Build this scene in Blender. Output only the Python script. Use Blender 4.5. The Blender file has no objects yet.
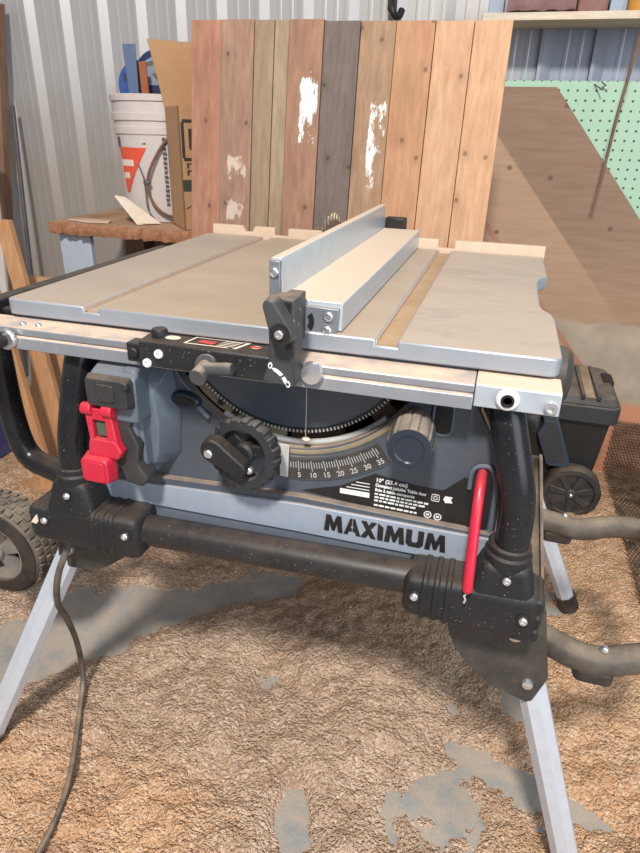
import bpy, bmesh, math, random
import numpy as np
from mathutils import Vector, Matrix, noise as mnoise
random.seed(4)
SC = bpy.context.scene
COL = SC.collection
PI = math.pi

# ------------------------------------------------------------------ materials
def nodes_of(name):
    m = bpy.data.materials.new(name); m.use_nodes = True
    nt = m.node_tree; b = nt.nodes['Principled BSDF']
    return m, nt, b
def mixc(nt, fac, a, b):
    n = nt.nodes.new('ShaderNodeMix'); n.data_type = 'RGBA'; n.clamp_factor = True
    for v, s in ((fac, 0), (a, 6), (b, 7)):
        if isinstance(v, bpy.types.NodeSocket): nt.links.new(v, n.inputs[s])
        elif s == 0: n.inputs[0].default_value = v
        else: n.inputs[s].default_value = (*v, 1)
    return n.outputs[2]
def math_n(nt, op, a, b=0.0, clamp=False):
    n = nt.nodes.new('ShaderNodeMath'); n.operation = op; n.use_clamp = clamp
    for i, v in enumerate((a, b)):
        if isinstance(v, bpy.types.NodeSocket): nt.links.new(v, n.inputs[i])
        else: n.inputs[i].default_value = v
    return n.outputs[0]
def coords(nt, scale=(1, 1, 1), rot=(0, 0, 0), loc=(0, 0, 0)):
    g = nt.nodes.new('ShaderNodeNewGeometry')
    mp = nt.nodes.new('ShaderNodeMapping')
    mp.inputs['Scale'].default_value = scale; mp.inputs['Rotation'].default_value = rot; mp.inputs['Location'].default_value = loc
    nt.links.new(g.outputs['Position'], mp.inputs['Vector'])
    return mp.outputs[0]
def noise_n(nt, vec, scale, detail=4, rough=.55):
    n = nt.nodes.new('ShaderNodeTexNoise'); n.inputs['Scale'].default_value = scale
    n.inputs['Detail'].default_value = detail; n.inputs['Roughness'].default_value = rough
    nt.links.new(vec, n.inputs['Vector']); return n.outputs[0]
def ramp(nt, fac, lo, hi):
    n = nt.nodes.new('ShaderNodeMapRange'); n.inputs['From Min'].default_value = lo; n.inputs['From Max'].default_value = hi
    n.clamp = True; nt.links.new(fac, n.inputs['Value']); return n.outputs[0]
def sep(nt, vec):
    n = nt.nodes.new('ShaderNodeSeparateXYZ'); nt.links.new(vec, n.inputs[0]); return n.outputs
def bump(nt, b, h, strength=.3, dist=.002):
    n = nt.nodes.new('ShaderNodeBump'); n.inputs['Strength'].default_value = strength; n.inputs['Distance'].default_value = dist
    nt.links.new(h, n.inputs['Height']); nt.links.new(n.outputs[0], b.inputs['Normal'])
DUST = (.50, .35, .235)
def dusty(name, col, rough=.5, metal=0, dust=.0, updust=.0, speck=0.0, nscale=60, var=.12, dcol=DUST, bmp=.0, bscale=900):
    """plain surface with colour wear, a film of sawdust (more of it lying on level tops) and specks"""
    m, nt, b = nodes_of(name)
    v = coords(nt)
    c = mixc(nt, noise_n(nt, v, nscale), tuple(x*(1-var) for x in col), tuple(min(1, x*(1+var)) for x in col))
    n1 = noise_n(nt, v, 22, 5, .65)
    if dust or updust:
        g = nt.nodes.new('ShaderNodeNewGeometry')
        up = ramp(nt, sep(nt, g.outputs['Normal'])[2], .55, .95)
        f = math_n(nt, 'ADD', math_n(nt, 'MULTIPLY', ramp(nt, n1, .35, .7), dust), math_n(nt, 'MULTIPLY', up, math_n(nt, 'MULTIPLY', ramp(nt, n1, .1, .62), updust)), True)
        c = mixc(nt, f, c, dcol)
        b.inputs['Roughness'].default_value = rough
        r = nt.nodes.new('ShaderNodeMix'); nt.links.new(f, r.inputs[0]); r.inputs[2].default_value = rough; r.inputs[3].default_value = .95
        nt.links.new(r.outputs[0], b.inputs['Roughness'])
        if metal:
            nt.links.new(math_n(nt, 'MULTIPLY', math_n(nt, 'SUBTRACT', 1.0, f), metal), b.inputs['Metallic'])
    else:
        b.inputs['Roughness'].default_value = rough; b.inputs['Metallic'].default_value = metal
    if max(col) < .07: b.inputs['Specular IOR Level'].default_value = .38
    if speck:
        s = ramp(nt, noise_n(nt, v, 420, 2, .5), .70, .74)
        c = mixc(nt, math_n(nt, 'MULTIPLY', s, speck*.7), c, (.55, .44, .33))
    nt.links.new(c, b.inputs['Base Color'])
    if bmp: bump(nt, b, noise_n(nt, v, bscale, 3), bmp, .0015)
    return m
def wood(name, c1, c2, axis='z', rough=.7, knots=True, paint=None, pscale=9, pthr=.56, ring=90, dark=.5):
    m, nt, b = nodes_of(name)
    st = {'z': (1, 1, .06), 'x': (.06, 1, 1), 'y': (1, .06, 1)}[axis]
    v = coords(nt, st)
    a = noise_n(nt, v, ring, 6, .65)
    c = mixc(nt, ramp(nt, a, .3, .72), tuple(x*.85 for x in c1), c2)
    w = noise_n(nt, coords(nt, tuple(.25 if s < 1 else 1 for s in st)), 10, 5, .6)
    c = mixc(nt, math_n(nt, 'MULTIPLY', ramp(nt, w, .52, .75), dark), c, tuple(x*.55 for x in c1))
    bl = noise_n(nt, coords(nt, tuple(.4 if s < 1 else 1 for s in st)), 16, 6, .7)
    c = mixc(nt, math_n(nt, 'MULTIPLY', ramp(nt, bl, .50, .70), .45), c, (c1[0]*.72, c1[1]*.62, c1[2]*.55))
    c = mixc(nt, math_n(nt, 'MULTIPLY', ramp(nt, bl, .42, .28), .30), c, tuple(min(1, x*1.25) for x in c2))
    if knots:
        vo = nt.nodes.new('ShaderNodeTexVoronoi'); vo.voronoi_dimensions = '2D'; vo.inputs['Scale'].default_value = 9.5
        nt.links.new(coords(nt, (1, 1, .85), (PI/2, 0, 0)), vo.inputs['Vector'])
        wv = math_n(nt, 'MULTIPLY', math_n(nt, 'SUBTRACT', noise_n(nt, coords(nt), 60, 3), .5), .05)
        k = math_n(nt, 'MULTIPLY', ramp(nt, math_n(nt, 'ADD', vo.outputs['Distance'], wv), .055, .030), ramp(nt, sep(nt, vo.outputs['Color'])[0], .25, .35))
        halo = math_n(nt, 'MULTIPLY', ramp(nt, vo.outputs['Distance'], .22, .07), ramp(nt, sep(nt, vo.outputs['Color'])[0], .25, .35))
        c = mixc(nt, math_n(nt, 'MULTIPLY', halo, .28), c, tuple(x*.6 for x in c1))
        c = mixc(nt, math_n(nt, 'MULTIPLY', k, .75), c, tuple(x*.3 for x in c1))
    if paint:
        pcol, xlo, xhi, zlo, zhi = paint
        s = sep(nt, coords(nt))
        inb = math_n(nt, 'MULTIPLY', math_n(nt, 'MULTIPLY', ramp(nt, s[0], xlo-.006, xlo+.006), ramp(nt, s[0], xhi+.006, xhi-.006)),
                     math_n(nt, 'MULTIPLY', ramp(nt, s[2], zlo-.03, zlo+.03), ramp(nt, s[2], zhi+.03, zhi-.03)))
        pn = math_n(nt, 'ADD', noise_n(nt, coords(nt, (1, 1, .45)), pscale, 7, .75), math_n(nt, 'MULTIPLY', math_n(nt, 'SUBTRACT', inb, 1.0), .35))
        c = mixc(nt, ramp(nt, pn, pthr, pthr+.025), c, pcol)
    nt.links.new(c, b.inputs['Base Color']); b.inputs['Roughness'].default_value = rough
    bump(nt, b, a, .25, .002)
    return m

M = {}
M['dark_plastic'] = dusty('black plastic', (.012, .013, .016), .42, 0, .02, .12, .5, bmp=.25, bscale=1400)
M['bracket'] = dusty('moulded black plastic', (.013, .0135, .016), .45, 0, .015, .10, .7, bmp=.3, bscale=1600)
M['black_steel'] = dusty('black painted steel tube', (.009, .010, .013), .26, .0, .015, .10, .5)
M['bar_steel'] = dusty('dusty black steel bar', (.013, .0135, .016), .40, 0, .05, .08, .6)
M['panel'] = dusty('blue grey plastic panel', (.060, .074, .096), .40, 0, .035, .55, .10)
M['panel_deep'] = dusty('blue grey plastic disc', (.060, .073, .093), .42, 0, .03, .5, .0)
M['black'] = dusty('black print', (.010, .010, .012), .45, 0, .03, 0, .12)
M['void'] = dusty('dark inside', (.018, .014, .011), .9, 0, .1, .3)
M['housing'] = dusty('grey blue housing', (.100, .125, .158), .42, 0, .05, .30, .1, dcol=(.30, .27, .25))
M['switch_black'] = dusty('dusty black switch plastic', (.024, .027, .030), .5, 0, .06, .22, .3)
M['red'] = dusty('red plastic', (.52, .010, .040), .32, 0, .05, .12, .15)
M['green'] = dusty('dark green plastic', (.03, .075, .045), .35, 0, .1)
M['wheel_black'] = dusty('black wheel rim with dusty grips', (.020, .022, .026), .45, 0, .04, .35, .3, dcol=(.30, .27, .25))
M['stripe'] = dusty('pale blue grey trim', (.30, .345, .42), .42, .15, .03, .5, .05)
M['lower'] = dusty('slate lower trim', (.13, .155, .20), .42, .1, .05, .3, .05)
M['rail'] = dusty('extruded aluminium', (.33, .345, .38), .40, .6, .08, .95, .1, dcol=(.66, .49, .37))
M['rail_bright'] = dusty('bright extruded aluminium', (.46, .50, .56), .33, .4, .05, 1.4, .05, dcol=(.66, .49, .37))
M['alu'] = dusty('brushed aluminium', (.52, .57, .63), .32, .35, .02, 1.5, .05, dcol=(.62, .49, .37))
M['endplate'] = dusty('grey end plate', (.20, .22, .25), .4, .4, .06, .4)
M['chrome'] = dusty('steel screw', (.72, .72, .74), .25, .9, .06)
M['leg'] = dusty('silver aluminium leg', (.56, .61, .69), .32, .25, .02, .05)
M['plate'] = dusty('dusty dark steel plate', (.045, .044, .043), .5, .2, .10, .15, .35)
M['tanplate'] = dusty('dusty grey steel strip', (.16, .135, .11), .6, .2, .5, .6, .3)
M['loop'] = dusty('dusty grey tube', (.055, .048, .043), .5, .1, .30, .60, .3, dcol=(.30, .235, .175))
M['knob_dust'] = dusty('dusty grey knob', (.045, .048, .054), .5, 0, .10, .8, .1, dcol=(.34, .27, .21))
M['arm_grey'] = dusty('grey black die cast', (.040, .044, .050), .42, 0, .05, .40, .2)
M['white_print'] = dusty('white print', (.75, .75, .74), .6, 0, .12)
M['grey_print'] = dusty('grey print', (.42, .43, .44), .6, 0, .2)
M['red_print'] = dusty('red print', (.52, .06, .05), .6, 0, .1)
M['blade'] = dusty('saw blade steel', (.33, .27, .21), .4, .7, .3)
M['rubber'] = dusty('dusty rubber tread', (.060, .056, .050), .85, 0, .55, .45, .4, dcol=(.36, .29, .22))
M['tyre_side'] = dusty('black tyre wall', (.014, .014, .015), .6, 0, .10, .2, .2)
M['wheel_hub'] = dusty('grey wheel hub', (.20, .195, .19), .45, .2, .2, .3)
M['cord'] = dusty('grey rubber cord', (.050, .049, .048), .6, 0, .25, .40, .2)
M['strip_wood'] = dusty('pale dusty pine', (.62, .47, .36), .8, 0, .3, .5, 0)
M['olive'] = dusty('olive inner rail', (.20, .17, .11), .7, 0, .4, .5)
M['inner_brown'] = dusty('brown inner brace', (.20, .11, .065), .8, 0, .4, .4)
M['pail'] = dusty('white pail plastic', (.58, .52, .50), .42, 0, .12, .4, .05, dcol=(.60, .42, .33))
M['pail_red'] = dusty('red pail label', (.72, .085, .04), .5, 0, .06)
M['pail_print'] = dusty('dark pail print', (.07, .07, .085), .6, 0, .1)
M['card'] = dusty('brown cardboard', (.42, .235, .115), .85, 0, .1, .2)
M['card_ink'] = dusty('dark box ink', (.035, .030, .030), .8)
M['card_band'] = dusty('green black box ink', (.045, .055, .040), .8)
M['blue_pack'] = dusty('blue packaging', (.025, .09, .32), .35, 0, .05, .1)
M['grey_pack'] = dusty('grey packaging', (.27, .33, .42), .4, 0, .05)
M['yellow_pack'] = dusty('yellow packaging print', (.55, .42, .10), .5)
M['navy'] = dusty('dark navy', (.022, .035, .10), .4, 0, .06)
M['slip'] = dusty('grey blue slip', (.11, .15, .25), .5)
M['orange_strip'] = dusty('orange brown strip', (.36, .11, .04), .5)
M['paper'] = dusty('dusty paper', (.72, .62, .50), .85, 0, .2)
M['toolbox'] = dusty('dusty black tool box plastic', (.012, .011, .011), .55, 0, .05, .6, .3, dcol=(.16, .13, .105))
M['toolbox_rim'] = dusty('grey black tool box lid', (.028, .030, .033), .5, 0, .08, .85, .2, dcol=(.21, .17, .14))
M['tab'] = dusty('blue black gloss plastic', (.022, .030, .044), .25)
M['latch'] = dusty('slate plastic latch', (.030, .044, .066), .3, 0, .03, .1, .1)
M['shelf'] = wood('pale shelf pine', (.62, .52, .40), (.72, .62, .49), 'x', knots=False)
M['shelf_cloth'] = dusty('faded maroon cloth', (.19, .10, .11), .8, 0, .2, .3)
M['brick_red'] = dusty('reddish brown bag', (.20, .085, .075), .7, 0, .2)
M['amber'] = dusty('amber plastic', (.55, .27, .05), .5, 0, .1)
M['rust'] = dusty('rusty wire', (.17, .085, .055), .8, .2, .2)
M['bench_leg'] = dusty('pale blue board', (.40, .47, .56), .6, 0, .15)
M['post'] = wood('weathered brown post', (.20, .115, .075), (.27, .165, .11), 'z', knots=False)
M['offcut'] = wood('orange pine offcut', (.50, .25, .115), (.60, .33, .165), 'z', knots=False)
M['whitestrip'] = dusty('white strip', (.62, .58, .55), .6, 0, .2)
M['greystrip'] = dusty('dark grey rod', (.10, .10, .11), .5, .3, .1)
M['tanboard'] = wood('tan pine board', (.50, .27, .13), (.58, .34, .18), 'z', knots=False, dark=.2)
M['bluebin'] = dusty('blue plastic bin', (.03, .045, .17), .5, 0, .1)

def table_mat():
    m, nt, b = nodes_of('cast table with sawdust film')
    v = coords(nt)
    g = nt.nodes.new('ShaderNodeNewGeometry')
    up = ramp(nt, sep(nt, g.outputs['Normal'])[2], .7, .97)
    side = mixc(nt, noise_n(nt, v, 40), (.34, .375, .43), (.41, .445, .50))
    streak = noise_n(nt, coords(nt, (.7, 1.2, 1), (0, 0, .25)), 7, 6, .6)
    film = mixc(nt, ramp(nt, streak, .36, .66), (.36, .275, .20), (.425, .33, .245))
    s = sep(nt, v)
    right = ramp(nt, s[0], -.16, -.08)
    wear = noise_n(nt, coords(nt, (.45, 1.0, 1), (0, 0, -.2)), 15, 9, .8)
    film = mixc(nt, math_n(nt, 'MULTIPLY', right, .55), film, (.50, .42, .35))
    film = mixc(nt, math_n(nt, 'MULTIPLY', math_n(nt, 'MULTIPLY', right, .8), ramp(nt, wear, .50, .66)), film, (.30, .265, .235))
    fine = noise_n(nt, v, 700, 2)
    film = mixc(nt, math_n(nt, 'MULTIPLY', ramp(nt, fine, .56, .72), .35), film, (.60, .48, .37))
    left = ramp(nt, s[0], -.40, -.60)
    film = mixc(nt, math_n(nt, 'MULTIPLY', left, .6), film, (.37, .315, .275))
    c = mixc(nt, up, side, film)
    nt.links.new(c, b.inputs['Base Color'])
    r = nt.nodes.new('ShaderNodeMix'); nt.links.new(up, r.inputs[0]); r.inputs[2].default_value = .38; r.inputs[3].default_value = .62
    nt.links.new(r.outputs[0], b.inputs['Roughness'])
    nt.links.new(math_n(nt, 'MULTIPLY', math_n(nt, 'SUBTRACT', 1.0, up), .45), b.inputs['Metallic'])
    bump(nt, b, fine, .12, .001)
    return m
M['table'] = table_mat()
M['table_film'] = dusty('tan sawdust film', (.40, .315, .24), .9, 0, .1)
M['slot_dust'] = dusty('sawdust packed slot', (.36, .23, .12), .9, 0, .3, .4, 0, bmp=.3)

def saw_dust_mat():
    m, nt, b = nodes_of('heaped sawdust')
    v = coords(nt)
    big = noise_n(nt, v, 1.9, 3, .5); mid = noise_n(nt, v, 14, 5, .65); fine = noise_n(nt, v, 260, 3, .7); grain = noise_n(nt, v, 620, 2, .6)
    c = mixc(nt, ramp(nt, mid, .36, .62), (.46, .305, .21), (.62, .435, .315))
    # orange dust, partly painted sun, right and near left; dull painted shade between
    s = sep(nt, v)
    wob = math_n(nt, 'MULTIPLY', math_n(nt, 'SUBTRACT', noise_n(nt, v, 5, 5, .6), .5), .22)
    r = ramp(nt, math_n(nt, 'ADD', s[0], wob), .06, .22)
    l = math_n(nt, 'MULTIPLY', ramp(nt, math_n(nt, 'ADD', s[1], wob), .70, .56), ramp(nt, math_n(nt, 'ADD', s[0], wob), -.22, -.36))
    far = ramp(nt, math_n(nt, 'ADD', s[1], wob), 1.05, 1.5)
    sunlit_dust = math_n(nt, 'MAXIMUM', math_n(nt, 'MAXIMUM', r, l), far)
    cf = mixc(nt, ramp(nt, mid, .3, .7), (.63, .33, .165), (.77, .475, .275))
    c = mixc(nt, math_n(nt, 'MULTIPLY', sunlit_dust, .9), c, cf)
    def vor(scale):
        vo = nt.nodes.new('ShaderNodeTexVoronoi'); vo.inputs['Scale'].default_value = scale; nt.links.new(v, vo.inputs['Vector'])
        return vo.outputs['Distance'], sep(nt, vo.outputs['Color'])[0]
    d1, r1 = vor(150); d2, r2 = vor(330)
    c = mixc(nt, math_n(nt, 'MULTIPLY', ramp(nt, r1, .62, 1.0), .40), c, (.88, .70, .54))
    c = mixc(nt, math_n(nt, 'MULTIPLY', ramp(nt, r1, .30, .0), .35), c, (.38, .225, .135))
    c = mixc(nt, math_n(nt, 'MULTIPLY', ramp(nt, r2, .70, 1.0), .50), c, (.90, .73, .56))
    c = mixc(nt, math_n(nt, 'MULTIPLY', ramp(nt, r2, .24, .0), .40), c, (.34, .20, .12))
    nt.links.new(c, b.inputs['Base Color']); b.inputs['Roughness'].default_value = 1.0
    b.inputs['Specular IOR Level'].default_value = .1
    h = math_n(nt, 'ADD', math_n(nt, 'MULTIPLY', d1, -1.7), math_n(nt, 'ADD', math_n(nt, 'MULTIPLY', d2, -.9), math_n(nt, 'MULTIPLY', fine, .35)))
    bump(nt, b, h, .9, .0055)
    return m
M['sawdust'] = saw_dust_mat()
def concrete_mat():
    m, nt, b = nodes_of('concrete floor with dust film')
    v = coords(nt)
    c = mixc(nt, ramp(nt, noise_n(nt, v, 7, 6, .6), .3, .7), (.225, .235, .235), (.30, .305, .295))
    c = mixc(nt, math_n(nt, 'MULTIPLY', ramp(nt, noise_n(nt, v, 14, 7, .75), .42, .64), .60), c, (.44, .335, .25))
    sp = math_n(nt, 'MULTIPLY', ramp(nt, noise_n(nt, v, 24, 5, .7), .38, .58), ramp(nt, noise_n(nt, v, 420, 2, .6), .46, .58))
    c = mixc(nt, math_n(nt, 'MULTIPLY', sp, .7), c, (.55, .39, .26))
    nt.links.new(c, b.inputs['Base Color']); b.inputs['Roughness'].default_value = .75
    bump(nt, b, noise_n(nt, v, 160, 4), .2, .002)
    return m
M['concrete'] = concrete_mat()
def wall_mat():
    m, nt, b = nodes_of('corrugated steel sheet')
    v = coords(nt)
    c = mixc(nt, noise_n(nt, coords(nt, (1, 1, .12)), 14, 4), (.425, .405, .40), (.505, .485, .475))
    s = sep(nt, v)
    st = math_n(nt, 'MULTIPLY', math_n(nt, 'MULTIPLY', ramp(nt, s[0], -.95, -1.15), ramp(nt, math_n(nt, 'ADD', s[2], math_n(nt, 'MULTIPLY', noise_n(nt, v, 6, 4), .5)), 1.45, 1.15)), .55)
    c = mixc(nt, st, c, (.36, .30, .245))
    blue = math_n(nt, 'MULTIPLY', ramp(nt, s[0], -.15, .05), .7)
    c = mixc(nt, blue, c, (.20, .25, .35))
    nt.links.new(c, b.inputs['Base Color']); b.inputs['Roughness'].default_value = .38; b.inputs['Metallic'].default_value = .25
    return m
M['wall'] = wall_mat()
def ply_mat():
    m, nt, b = nodes_of('stained plywood')
    v = coords(nt)
    a = noise_n(nt, coords(nt, (.12, 1, 1)), 70, 6, .65)
    c = mixc(nt, ramp(nt, a, .3, .7), (.22, .135, .088), (.28, .18, .12))
    s = sep(nt, v); x, z = s[0], s[2]
    # distance to the right of lines that run parallel to the sawn edge
    def line(x0, z0, k=-1.163):
        return math_n(nt, 'SUBTRACT', x, math_n(nt, 'ADD', x0, math_n(nt, 'MULTIPLY', math_n(nt, 'SUBTRACT', z, z0), 1.0/k)))
    pale = ramp(nt, line(-.03, 1.00), .004, -.004)
    c = mixc(nt, math_n(nt, 'MULTIPLY', pale, 1.0), c, mixc(nt, ramp(nt, a, .3, .7), (.35, .22, .14), (.41, .27, .175)))
    w1 = ramp(nt, z, .60, .70)
    c = mixc(nt, math_n(nt, 'MULTIPLY', ramp(nt, z, .80, .55), .8), c, mixc(nt, ramp(nt, a, .3, .7), (.31, .195, .125), (.37, .24, .16)))
    wob = math_n(nt, 'MULTIPLY', noise_n(nt, v, 12, 4), .05)
    grey = math_n(nt, 'MULTIPLY', ramp(nt, math_n(nt, 'ADD', z, wob), .535, .525), ramp(nt, line(.15, .55), -.003, .003))
    c = mixc(nt, grey, c, mixc(nt, ramp(nt, noise_n(nt, v, 12, 5), .35, .65), (.31, .245, .18), (.40, .32, .24)))
    pink = math_n(nt, 'MULTIPLY', ramp(nt, line(.15, .55), .003, -.003), ramp(nt, line(.085, .60), -.003, .003))
    c = mixc(nt, math_n(nt, 'MULTIPLY', pink, .9), c, (.36, .16, .105))
    low = ramp(nt, z, .26, .24)
    c = mixc(nt, math_n(nt, 'MULTIPLY', low, .95), c, (.50, .21, .115))
    vo = nt.nodes.new('ShaderNodeTexVoronoi'); vo.voronoi_dimensions = '2D'; vo.inputs['Scale'].default_value = 6; nt.links.new(coords(nt, (1, 1, 1), (PI/2, 0, 0)), vo.inputs['Vector'])
    c = mixc(nt, math_n(nt, 'MULTIPLY', math_n(nt, 'MULTIPLY', ramp(nt, vo.outputs['Distance'], .055, .03), ramp(nt, sep(nt, vo.outputs['Color'])[0], .35, .45)), .75), c, (.10, .06, .045))
    nt.links.new(c, b.inputs['Base Color']); b.inputs['Roughness'].default_value = .75
    return m
M['ply'] = ply_mat()
def peg_mat():
    m, nt, b = nodes_of('mint green pegboard')
    v = coords(nt); s = sep(nt, v)
    def d(o):
        f = math_n(nt, 'FRACT', math_n(nt, 'MULTIPLY', math_n(nt, 'ADD', o, 5.0), 1/.0254))
        return math_n(nt, 'ABSOLUTE', math_n(nt, 'SUBTRACT', f, .5))
    dx, dz = d(s[0]), d(s[2])
    r = math_n(nt, 'SQRT', math_n(nt, 'ADD', math_n(nt, 'MULTIPLY', dx, dx), math_n(nt, 'MULTIPLY', dz, dz)))
    c = mixc(nt, noise_n(nt, v, 9), (.33, .52, .38), (.39, .58, .44))
    c = mixc(nt, ramp(nt, r, .15, .11), c, (.03, .04, .03))
    nt.links.new(c, b.inputs['Base Color']); b.inputs['Roughness'].default_value = .5
    return m
M['peg'] = peg_mat()
def mesh_mat():
    m, nt, b = nodes_of('brown rubber mesh')
    v = coords(nt)
    c = mixc(nt, ramp(nt, noise_n(nt, v, 30, 4), .35, .65), (.05, .033, .022), (.17, .105, .065))
    nt.links.new(c, b.inputs['Base Color']); b.inputs['Roughness'].default_value = .9
    return m
M['mesh'] = mesh_mat()
def crust_mat():
    m, nt, b = nodes_of('bench board crusted with sawdust')
    v = coords(nt)
    n = noise_n(nt, v, 60, 6, .7)
    c = mixc(nt, ramp(nt, n, .3, .7), (.26, .10, .05), (.50, .25, .135))
    g = nt.nodes.new('ShaderNodeNewGeometry')
    up = ramp(nt, sep(nt, g.outputs['Normal'])[2], .6, .95)
    c = mixc(nt, up, c, mixc(nt, ramp(nt, noise_n(nt, v, 9, 5, .7), .35, .6), (.34, .17, .09), (.52, .33, .20)))
    nt.links.new(c, b.inputs['Base Color']); b.inputs['Roughness'].default_value = .95
    bump(nt, b, noise_n(nt, v, 220, 4, .7), .8, .006)
    return m
M['crust'] = crust_mat()

# ------------------------------------------------------------------ mesh builder
class MB:
    def __init__(self): self.v = []; self.f = []
    def add(self, vs, fs):
        o = len(self.v); self.v += [tuple(p) for p in vs]; self.f += [tuple(i+o for i in f) for f in fs]; return self
    def box(self, x0, x1, y0, y1, z0, z1):
        vs = [(x, y, z) for z in (z0, z1) for y in (y0, y1) for x in (x0, x1)]
        return self.add(vs, [(0, 2, 3, 1), (4, 5, 7, 6), (0, 1, 5, 4), (2, 6, 7, 3), (0, 4, 6, 2), (1, 3, 7, 5)])
    def prism(self, poly, a0, a1, axis='y', top=None):
        """polygon extruded along an axis; poly is (x,z) for y, (y,z) for x, (x,y) for z; top = second outline at a1"""
        def P(p, a):
            return {'y': (p[0], a, p[1]), 'x': (a, p[0], p[1]), 'z': (p[0], p[1], a)}[axis]
        n = len(poly); top = top or poly
        vs = [P(p, a0) for p in poly]+[P(p, a1) for p in top]
        ar = sum(poly[i][0]*poly[(i+1) % n][1]-poly[(i+1) % n][0]*poly[i][1] for i in range(n))
        pos = (ar > 0) == (axis != 'y')     # ccw seen against +axis
        if a1 < a0: pos = not pos
        bot = tuple(range(n)); t = tuple(range(n, 2*n))
        fs = [bot[::-1] if pos else bot, t if pos else t[::-1]]
        for i in range(n):
            j = (i+1) % n
            q = (i, j, n+j, n+i); fs.append(q if pos else q[::-1])
        return self.add(vs, fs)
    def hull8(self, bot, top):
        """two quads joined (any eight corners)"""
        vs = list(bot)+list(top)
        return self.add(vs, [(3, 2, 1, 0), (4, 5, 6, 7), (0, 1, 5, 4), (1, 2, 6, 5), (2, 3, 7, 6), (3, 0, 4, 7)])
    def tube(self, pts, r, n=14, closed=False, caps=True, phase=0.0, squash=None):
        pts = [Vector(p) for p in pts]; k = len(pts)
        rs = r if isinstance(r, (list, tuple)) else [r]*k
        ts = []
        for i in range(k):
            a = pts[(i-1) % k] if (closed or i > 0) else pts[i]
            b = pts[(i+1) % k] if (closed or i < k-1) else pts[i]
            ts.append((b-a).normalized())
        up = Vector((0, 0, 1)) if abs(ts[0].z) < .9 else Vector((0, 1, 0))
        nrm = (up-ts[0]*up.dot(ts[0])).normalized(); vs = []
        for i in range(k):
            nrm = (nrm-ts[i]*nrm.dot(ts[i])).normalized(); bn = ts[i].cross(nrm)
            for j in range(n):
                a = 2*PI*j/n+phase
                s2 = squash or 1
                vs.append(pts[i]+(nrm*math.cos(a)*s2+bn*math.sin(a))*rs[i])
        fs = []
        for i in range(k if closed else k-1):
            i2 = (i+1) % k
            for j in range(n):
                j2 = (j+1) % n; fs.append((i*n+j, i*n+j2, i2*n+j2, i2*n+j))
        if caps and not closed:
            fs.append(tuple(range(n))[::-1]); fs.append(tuple((k-1)*n+j for j in range(n)))
        return self.add(vs, fs)
    def cyl(self, p0, p1, r0, r1=None, n=20): return self.tube([p0, p1], [r0, r0 if r1 is None else r1], n)
    def lathe(self, prof, c, axis=(0, 0, 1), n=28, cap=True, lobes=None):
        """profile of (radius, height) about an axis through c"""
        ax = Vector(axis).normalized(); c = Vector(c)
        u = ax.orthogonal().normalized(); w = ax.cross(u); vs = []
        for (r, h) in prof:
            for j in range(n):
                a = 2*PI*j/n
                rr = r*(lobes(a, r) if lobes else 1)
                vs.append(c+ax*h+(u*math.cos(a)+w*math.sin(a))*rr)
        fs = []
        for i in range(len(prof)-1):
            for j in range(n):
                j2 = (j+1) % n; fs.append((i*n+j, i*n+j2, (i+1)*n+j2, (i+1)*n+j))
        if cap:
            fs.append(tuple(range(n))[::-1]); fs.append(tuple((len(prof)-1)*n+j for j in range(n)))
        return self.add(vs, fs)
    def ball(self, c, r, sx=1, sy=1, sz=1, n=12):
        prof = [(max(1e-4, math.sin(PI*i/n))*r, -math.cos(PI*i/n)*r) for i in range(n+1)]
        o = len(self.v); self.lathe(prof, c, n=2*n); cc = Vector(c)
        for i in range(o, len(self.v)):
            d = Vector(self.v[i])-cc; self.v[i] = tuple(cc+Vector((d.x*sx, d.y*sy, d.z*sz)))
        return self
    def ringplate(self, c, r0, r1, a0, a1, y0, y1, n=40):
        """annular sector in the XZ plane (angle from straight down, + towards +X), between y0 and y1"""
        vs = []; 
        for i in range(n+1):
            a = a0+(a1-a0)*i/n
            for r in (r0, r1):
                for y in (y0, y1): vs.append((c[0]+r*math.sin(a), y, c[1]-r*math.cos(a)))
        fs = []
        for i in range(n):
            o = i*4; p = o+4
            fs += [(o, o+2, p+2, p), (o+1, p+1, p+3, o+3), (o, p, p+1, o+1), (o+2, o+3, p+3, p+2)]
        fs += [(0, 1, 3, 2), (n*4, n*4+2, n*4+3, n*4+1)]
        return self.add(vs, fs)
def rrect(x0, x1, z0, z1, r, n=5):
    out = []
    for cx, cz, a in ((x1-r, z1-r, 0), (x0+r, z1-r, PI/2), (x0+r, z0+r, PI), (x1-r, z0+r, 1.5*PI)):
        for i in range(n+1): out.append((cx+r*math.cos(a+PI/2*i/n), cz+r*math.sin(a+PI/2*i/n)))
    return out
def smooth_path(pts, it=3):
    pts = [Vector(p) for p in pts]
    for _ in range(it):
        q = [pts[0]]
        for a, b in zip(pts, pts[1:]): q += [a*.75+b*.25, a*.25+b*.75]
        q.append(pts[-1]); pts = q
    return pts
def wpos(o):
    p = Vector((0, 0, 0))
    while o: p = p+o.location; o = o.parent
    return p
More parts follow.
